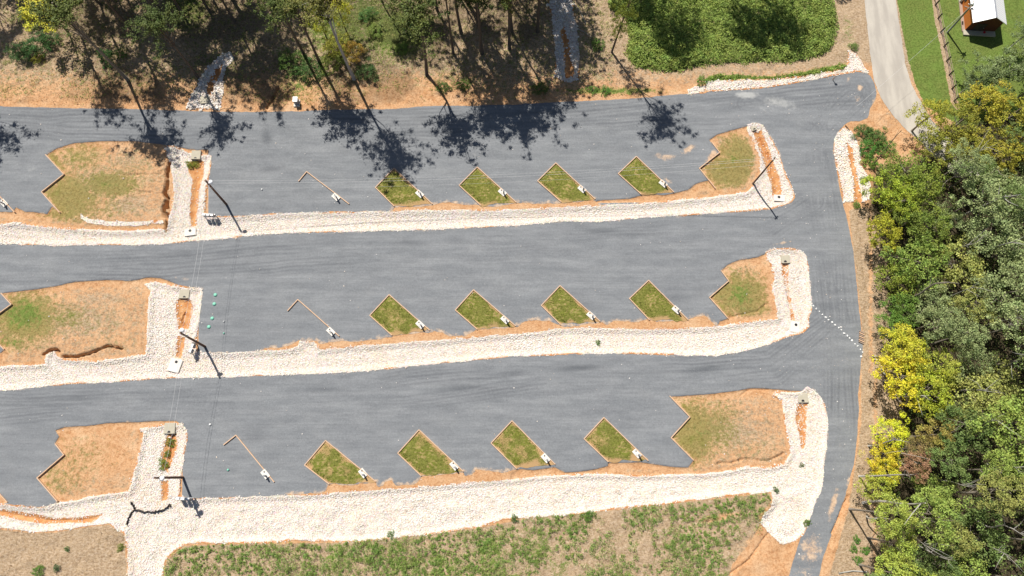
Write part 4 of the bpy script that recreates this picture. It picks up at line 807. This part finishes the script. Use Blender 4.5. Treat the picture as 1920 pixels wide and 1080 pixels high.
for i,(px,py,cr,h,c_,l) in enumerate([(45,103,2.2,2.2,(.05,.11,.03),'dark green shrub at the left edge of the top slope'),(75,92,2.4,2.6,(.055,.125,.035),'largest dark green shrub below the yellow-green tree'),(98,80,1.7,2.0,(.05,.12,.03),'dark green shrub at the right of the shrub group under the yellow-green tree'),
 (75,112,1.1,1.2,(.22,.22,.03),'small yellowish shrub in front of the dark green shrubs'),(205,115,1.8,2,(.045,.11,.025),'dark green shrub left of the long pale trunk'),(228,105,1.1,1.4,(.10,.17,.03),'light green shrub right beside the long pale trunk'),
 (545,120,2.4,2.4,(.09,.15,.03),'green shrub at the foot of the trunk pair, left side'),(585,135,2.6,2.4,(.055,.11,.025),'dark green shrub at the foot of the trunk pair, right side'),(625,125,2.2,2.6,(.15,.19,.035),'light green shrub between trunk pair and pale thin trunk'),(690,140,2.0,2,(.06,.11,.03),'dark shrub right of the pale thin trunk'),
 (690,30,1.6,1.6,(.08,.16,.04),'bluish green shrub near the top edge'),(705,60,1.5,1.4,(.14,.20,.04),'light shrub below the bluish green one'),(780,50,2.2,2.0,(.05,.10,.025),'dark green shrub behind the crooked tree'),(755,92,1.2,1,(.12,.19,.035),'low green shrub on the slope left of the crooked tree'),
 (830,165,1.3,1.1,(.06,.11,.02),'low dark shrub at the foot of the clay slope, left'),(870,160,1.2,1.1,(.08,.13,.02),'low dark shrub at the foot of the clay slope, right'),(1120,85,1.3,1.2,(.09,.17,.03),'green shrub between ditch and slender tree'),(1012,170,1.5,1.1,(.10,.14,.03),'green shrub at the lower left of the stone ditch'),
 (1135,172,1.0,.7,(.09,.18,.03),'low green shrub at the road edge below the slender tree'),(1110,170,.9,.7,(.09,.18,.03),'low green shrub at the road edge, left of the slender tree shadow'),(1315,153,1.0,.9,(.10,.2,.03),'round green shrub above the small stone heap'),(1600,90,.8,.8,(.1,.18,.03),'small green shrub at the left edge of the pale lane'),
 (1618,252,1.8,1.4,(.065,.125,.03),'rich green shrub nearest the entrance clay, left one'),(1640,262,1.9,1.7,(.075,.13,.03),'rich green shrub right beside the entrance clay'),(1655,278,1.8,1.6,(.09,.19,.03),'light green shrub at the end of the shrub group by the entrance'),(1625,280,1.8,1.5,(.07,.17,.03),'rich green shrub above the white stone patch'),(1630,305,1.5,1.3,(.12,.2,.03),'light green shrub on the right edge of the white stone patch'),
 (1618,338,.6,.6,(.12,.2,.04),'tiny shrub growing in the white stone patch'),(1605,385,.7,.6,(.09,.19,.03),'small green shrub at the bottom of the white stone patch'),(356,308,.8,.7,(.16,.19,.02),'green tuft below the upper left drain end'),(366,306,.7,.5,(.2,.21,.03),'yellowish tuft below the upper left drain end'),
 (317,831,.85,.7,(.12,.17,.02),'green tuft in the lower left stone bend, uppermost'),(311,851,.6,.5,(.13,.18,.03),'green tuft in the lower left stone bend, middle'),(305,871,.85,.8,(.12,.18,.02),'green tuft in the lower left stone bend, lowest'),(73,1070,.85,.7,(.10,.19,.03),'bright green shrub in the brown field at lower left'),(108,1065,.5,.5,(.06,.12,.04),'small dark shrub in the brown field at lower left'),(127,1029,.4,.4,(.08,.16,.04),'tiny green shrub in the brown field'),(226,1027,.6,.5,(.14,.18,.03),'green tuft beside the stone channel at lower left'),
 (1455,918,.5,.5,(.08,.14,.04),'small green tuft at the lower right stone corner'),(1513,980,.6,.5,(.10,.16,.03),'green tuft where stones meet the lower right lane'),(1122,642,.45,.4,(.12,.2,.05),'small weed in the middle swale'),(1504,872,.4,.3,(.12,.16,.05),'tiny weed in the lower right stones'),
 (733,1002,.6,.6,(.10,.18,.04),'small weed sprouting on the lower swale edge'),(965,972,.6,.7,(.07,.15,.04),'tallest dark weed at the lower swale edge'),(1103,966,.8,.7,(.08,.17,.03),'leafy weed at the field edge, centre right'),
 (1605,1012,.6,.5,(.09,.2,.03),'upper weed on the lower right bank'),(1622,1032,.7,.5,(.09,.2,.03),'right weed on the lower right bank'),(1600,1029,.6,.5,(.1,.2,.03),'left weed on the lower right bank'),(1608,1050,.7,.5,(.1,.2,.03),'lowest weed on the lower right bank')]):
    bush(px,py,cr,h,c_,l,i)
# ------------------------------------------------------------------ right wood
def zonecol(px,py):
    g_=np.random.default_rng(int(px*7+py*13))
    if px>1735 and 300<py<680:c=(.30,.36,.15);n='grey-green'
    elif py<300 and px>1790 and py<170:c=(.31,.37,.15);n='grey-green'
    elif py<330:c=(.40,.36,.06);n='olive-yellow'
    elif py<480 and px<1740:c=(.36,.37,.07);n='yellow-green'
    elif px<1740:c=(.36,.43,.08);n='light green'
    else:c=(.27,.35,.075);n='mid-green'
    if g_.random()<.28 and n in('grey-green','mid-green'):c=(.34,.36,.10);n='light green'
    if g_.random()<.2:c=(.17,.24,.07);n='dark green'
    j=1+g_.uniform(-.15,.15);return tuple(v*j for v in c),n
WOOD=[(1745,215,3.0,7,(.26,.26,.03),'olive-yellow tree overhanging the bend of the pale lane'),(1800,225,3.0,9,(.20,.20,.03),'olive tree second right from the lane bend'),(1850,190,3.2,10,(.28,.25,.03),'golden-olive tree below the grey-green lawn trees'),(1895,215,3.4,10,(.24,.23,.03),'golden-olive tree at the right edge below the lawn'),
 (1820,270,3.4,9,(.22,.21,.03),'yellow-olive tree below the golden ones'),(1765,275,3.0,7,(.18,.19,.03),'dark olive tree right of the lane end'),(1880,290,3.0,9,(.25,.23,.03),'yellow-olive tree near the right edge, above the grey-green mass'),
 (1700,320,3.4,7,(.14,.19,.03),'green tree beside the entrance shrubs'),(1672,350,3.4,7,(.24,.29,.03),'bright yellow-green tree nearest the white stone patch'),(1735,345,3.4,8,(.15,.19,.03),'green tree right of the bright yellow-green one'),(1720,405,2.8,7,(.12,.16,.03),'small dark tree in the gap below the yellow-green tree'),
 (1665,430,3.0,6.5,(.26,.26,.025),'olive-yellow tree standing alone at the verge'),(1745,425,3.0,8,(.13,.17,.03),'green tree between the olive-yellow tree and the grey-green mass'),(1700,375,2.8,7.5,(.22,.27,.03),'yellow-green tree in front of the dark gap'),
 (1730,490,4.0,8,(.16,.22,.045),'wide light green tree at the wood edge'),(1690,520,3.0,6,(.17,.21,.03),'yellowish low tree at the wood edge below the light green one'),(1700,575,2.6,6,(.10,.17,.03),'green tree below the dark leaning trunk'),(1680,610,2.4,5,(.10,.18,.03),'fresh green low tree above the yellow tree'),
 (1705,665,3.0,7.5,(.38,.38,.04),'pale yellow crown, upper half of the yellow pair'),(1700,705,3.6,8,(.44,.39,.03),'brightest yellow tree in the wood edge'),(1765,690,2.8,8,(.28,.30,.05),'yellow tree right of the brightest one'),(1745,730,3.4,8,(.26,.30,.03),'yellow-green tree below the yellow ones'),(1690,640,2.6,7,(.40,.38,.04),'soft yellow tree above the brightest one'),
 (1675,812,2.4,6,(.42,.45,.03),'lime-yellow tree at the verge above the bare stem'),(1655,858,2.3,5.5,(.44,.38,.03),'golden yellow low tree between two bare stems'),(1665,880,2.2,5,(.42,.42,.04),'lime low tree under the golden one'),(1650,920,2.4,5,(.28,.31,.05),'pale lime low tree left of the long horizontal stem'),
 (1725,840,1.8,7,(.20,.16,.06),'reddish tree in the wood'),(1715,870,2.0,7.5,(.27,.16,.09),'pinkish-red tree below the reddish one'),(1755,815,2.4,8,(.24,.20,.05),'orange-tinged tree right of the reddish one')]
for i,(px,py,cr,h,c_,l) in enumerate(WOOD):
    B=G(px,py,h*.75);c2=G(px,py,h*.75);tree((B[0],B[1]),h,cr,c_,l,ch=cr*.8,seed=i,rad=.16,group='trees of the right wood',world=True,nl=8,mat=M_mid,fk=1.45)
placed=[G(px,py,h*.75)[:2] for px,py,cr,h,*_ in WOOD];rr_=[w_[2] for w_ in WOOD];n=0;used={}
POLY=np.array([(1700,470),(1760,320),(1900,270),(1990,60),(2060,300),(2060,1130),(1640,1150),(1652,960),(1680,960),(1700,880),(1690,770),(1730,780),(1760,640),(1720,560)],float)
def inpoly(x,y,P):
    c=False
    for i in range(len(P)):
        a=P[i];b_=P[i-1]
        if (a[1]>y)!=(b_[1]>y) and x<(b_[0]-a[0])*(y-a[1])/(b_[1]-a[1])+a[0]:c=not c
    return c
g=np.random.default_rng(11);tries=0
LANES={'the pale lane':240,'the upper swale':400,'the middle lane':480,'the middle swale':600,'the lower lane':740,'the lowest terrace':820,'the lowest swale':960,'the bottom edge':1060}
while tries<6000:
    tries+=1;px=g.uniform(1650,2040);py=g.uniform(60,1130)
    if not inpoly(px,py,POLY):continue
    h=g.uniform(6,14.5);cr=g.uniform(2.2,4.6);p=G(px,py,h*.75)[:2]
    if any(np.hypot(*(p-q))<(cr+r_)*.61 for q,r_ in zip(placed,rr_)):continue
    placed.append(p);rr_.append(cr);c_,nm=zonecol(px,py);n+=1
    lv=min(LANES,key=lambda k:abs(LANES[k]-py));dp='at the wood edge' if px<1745 else 'inside the wood' if px<1830 else 'far inside the wood' if px<1925 else 'beyond the right edge'
    l='%s %s tree %s by %s'%('broad' if cr>3.4 else 'small',nm,dp,lv);used[l]=used.get(l,0)+1
    k=used[l]
    if k>1:l+=', '+('its neighbour' if k==2 else 'third alike' if k==3 else 'lowest alike')
    tree((p[0],p[1]),h,cr,c_,l,ch=cr*.8,seed=n*3+1,rad=.15,group='trees of the right wood',world=True,nl=8,mat=M_mid)
print('wood',n)
# grey-green lawn trees top right
for i,(px,py,cr,h,l) in enumerate([(1868,135,3.6,8,'soft grey-green tree on the lawn below the shed, left one'),(1915,118,3.6,9,'soft grey-green tree on the lawn below the shed, right one'),(1830,150,2.6,6,'low grey-green tree at the end of the rail fence'),(1928,60,2.4,6,'grey-green tree at the right edge beside the shed')]):
    B=G(px,py,h*.75);tree((B[0],B[1]),h,cr,(.21,.27,.11),l,ch=cr*.8,sparse=(i!=1),seed=70+i,rad=.12,group=None,world=True,mat=M_pale)
# bare stems leaning outwards at the wood edge
def bare(p,q,h,r0,label,mat=M_pale,br=3,seed=0):
    B=G(*p);B[2]=float(Hs(B[0],B[1])[0]);Tt=G(q[0],q[1],h)-B;root=empty('bare_tree',B,label,'bare tree','bare stems at the wood edge');g=np.random.default_rng(seed);sd=np.array([g.normal(),g.normal(),0])*.25
    P=[Tt*t+sd*math.sin(t*6) for t in np.linspace(0,1,8)];MB().tube(P,[r0*(1-.6*t) for t in np.linspace(0,1,8)],8).build('trunk',mat,root,smooth=True)
    for k in range(br):
        t=g.uniform(.5,.95);s=Tt*t+sd*math.sin(t*6);e=s+np.array([g.normal()*1.2,g.normal()*1.2,g.uniform(.8,2.5)]);MB().tube([s,(s+e)/2+g.normal(size=3)*.15,e],[r0*.35,r0*.25,r0*.08],5).build('branch',mat,root)
for i,a in enumerate([((1611,893),(1708,890),13,.15,'long bare stem below the golden yellow tree, casting a shadow line',M_pale),((1618,943),(1735,942),14,.2,'thickest pale bare stem at the lower wood edge',M_pale),((1628,836),(1690,824),9,.13,'bare stem crossing the lime-yellow tree',M_pale),((1672,553),(1800,534),13,.18,'dark bare stem crossing the light green gap in the wood',M_mid),
 ((1793,410),(1885,366),11,.17,'white bare trunk in the grey-green mass',M_pale),((1634,311),(1690,245),9,.09,'dark twiggy sapling above the bright yellow-green tree',M_bark),((1727,360),(1800,322),10,.09,'thin dark stem between the green upper trees',M_mid),((1798,355),(1875,315),10,.14,'grey stem between olive and grey-green trees',M_mid),
 ((1672,735),(1740,750),8,.12,'pale stem under the yellow tree',M_pale),((1800,733),(1858,730),10,.13,'pale stem above the dark gap right of the yellow trees',M_pale),((1625,968),(1660,975),6,.12,'short pale stem below the thickest bare stem',M_pale),((1680,964),(1760,968),12,.18,'dark stem below the thickest bare stem, deeper in the wood',M_mid),
 ((1690,1015),(1790,1050),11,.1,'thin white stem in the lower right wood',M_pale),((1815,965),(1925,1010),12,.13,'white branching stem near the lower right edge',M_pale),((1668,895),(1700,838),9,.08,'slim curved pale stem between reddish and golden trees',M_pale),((1830,470),(1905,455),12,.1,'thin white stem in the grey-green mass',M_pale)]):
    bare(a[0],a[1],a[2],a[3],a[4],a[5],4,i)
LIMB=[((1760,560),(1830,540),'the dark leaning stem'),((1850,610),(1920,590),'the grey-green mass, low down'),((1810,800),(1880,790),'the dark gap below the yellow trees'),((1870,700),(1925,660),'far grey-green crowns beside the yellow trees'),((1760,900),(1835,915),'the golden yellow tree, deeper in'),((1850,870),(1915,880),'the reddish tree, far inside the wood'),((1700,1000),(1745,1025),'the lower wood corner'),((1830,1010),(1905,1050),'the lower wood, far inside'),((1790,300),(1850,270),'the olive upper trees'),((1775,480),(1850,440),'the white bare trunk, just below it')]
for i,(p_,q_,l_) in enumerate(LIMB):bare(p_,q_,13.5,.085,'thin white bare stem above the crowns by '+l_,M_pale,6,40+i)
# understorey in the wood gaps
x=g.uniform(48,92,5200);y=g.uniform(-16,62,5200);wv_=gsample(wds,x,y);k=wv_<-2;x=x[k];y=y[k]
C=np.stack([x,y,Hs(x,y)+g.uniform(.2,1.6,len(x))],-1);v,f=leafcloud(C,9,.55,.26,.6,.5,31)
o=link('undergrowth',mesh('undergrowth',v,[(f,0)],[M_leaf]),label='low leafy growth under the right wood',cat='undergrowth',kind='stuff');colour(o,(.14,.19,.05))
# ------------------------------------------------------------------ vines, hedge strip, weeds, litter
def scatter(f,n,box,fn,seed):
    g=np.random.default_rng(seed);a=G(box[0],box[1]);b_=G(box[2],box[3]);x=g.uniform(min(a[0],b_[0])-8,max(a[0],b_[0])+8,n);y=g.uniform(b_[1],a[1],n)
    fv=gsample(f,x,y);k=fn(fv,x,y,g);return x[k],y[k],g
x,y,g=scatter(kud,9500,(1130,-60,1580,140),lambda fv,x,y,g:fv<-1+g.uniform(-2,3,len(x))+(fbm(x*.5,y*.5,3,6)-.5)*16,41)
z=Hs(x,y)+.15+1.5*fbm(x*.45,y*.45,4,77)*sstep(2,-14,gsample(kud,x,y))
v,f=leafcloud(np.stack([x,y,z],-1),10,.42,.22,.6,.8,42);o=link('vine_cover',mesh('vine_cover',v,[(f,0)],[M_leaf]),label='dense green vines covering the bank at the top',cat='vines',kind='stuff');colour(o,(.26,.34,.075))
x,y,g=scatter(hed,1500,(1300,100,1600,170),lambda fv,x,y,g:fv<1,43);v,f=leafcloud(np.stack([x,y,Hs(x,y)+.2],-1),12,.3,.2,.7,.7,44);o=link('weed_strip',mesh('weed_strip',v,[(f,0)],[M_leaf]),label='narrow green weed strip along the white stone verge',cat='weeds',kind='stuff');colour(o,(.22,.32,.06))
def weedf(fv,x,y,g):
    d=fbm(x*.16,y*.2,4,88);px,py=PXY(x,y);e=np.exp(-((px-800)/560)**2)+.5*np.exp(fv/14)*(px<1100)
    return (fv<-2)&(d+g.uniform(-.16,.16,len(x))+.13*e>.552)
x,y,g=scatter(fld,9000,(300,920,1450,1110),weedf,45);r_=g.uniform(.14,.42,len(x))*(.6+1.2*fbm(x*.3,y*.3,2,5));v,f=leafcloud(np.stack([x,y,Hs(x,y)+r_*.8],-1),30,r_,.125,1.0,.5,46)
o=link('field_weeds',mesh('field_weeds',v,[(f,0)],[M_leaf]),label='scattered low green weeds over the dry bottom field',cat='weeds',kind='stuff');colour(o,(.22,.33,.075));print('weeds',len(x))
# dry stalks in both fields and verges
allf=np.minimum(np.minimum(fld,lf),verge)
x,y,g=scatter(allf,52000,(-30,380,1720,1110),lambda fv,x,y,g:(fv<-1)&(fbm(x*.5,y*.5,3,19)>.42),47)
tv,tf=tufts(np.stack([x,y,Hs(x,y)],-1),0,.05,.26);o=link('dry_stalks',mesh('dry_stalks',tv,[(tf,0)],[M_leaf]),label='dry straw-coloured stalks in the fields and verge',cat='dry grass',kind='stuff');colour(o,(.42,.33,.23))
# woodland floor growth and debris at the top
top=np.where((PY<205)&(PX<1175),-lot,60.0);top=np.where((lot>5)&(PY<200)&(PX<1180)&(S['e']>0)&(S['f']>0),-5,5)
x,y,g=scatter(top.astype(float),11000,(-20,-60,1180,205),lambda fv,x,y,g:(fv<0)&(gsample(ATT['lush'],x,y)+fbm(x*.4,y*.4,3,23)*.8>.62+g.uniform(-.15,.25,len(x))),48)
v,f=leafcloud(np.stack([x,y,Hs(x,y)+.1],-1),7,.3,.14,.5,.8,49);o=link('ground_plants',mesh('ground_plants',v,[(f,0)],[M_leaf]),label='patchy low plants on the wooded slope at the top',cat='ground cover',kind='stuff');colour(o,(.28,.32,.08))
x,y,g=scatter(top.astype(float),26000,(-20,-60,1180,205),lambda fv,x,y,g:fv<0,50)
tv,tf=tufts(np.stack([x,y,Hs(x,y)],-1),0,.09,.12);o=link('leaf_litter',mesh('leaf_litter',tv,[(tf,0)],[M_leaf]),label='brown needles and dead grass on the wooded slope',cat='leaf litter',kind='stuff');colour(o,(.26,.17,.10))
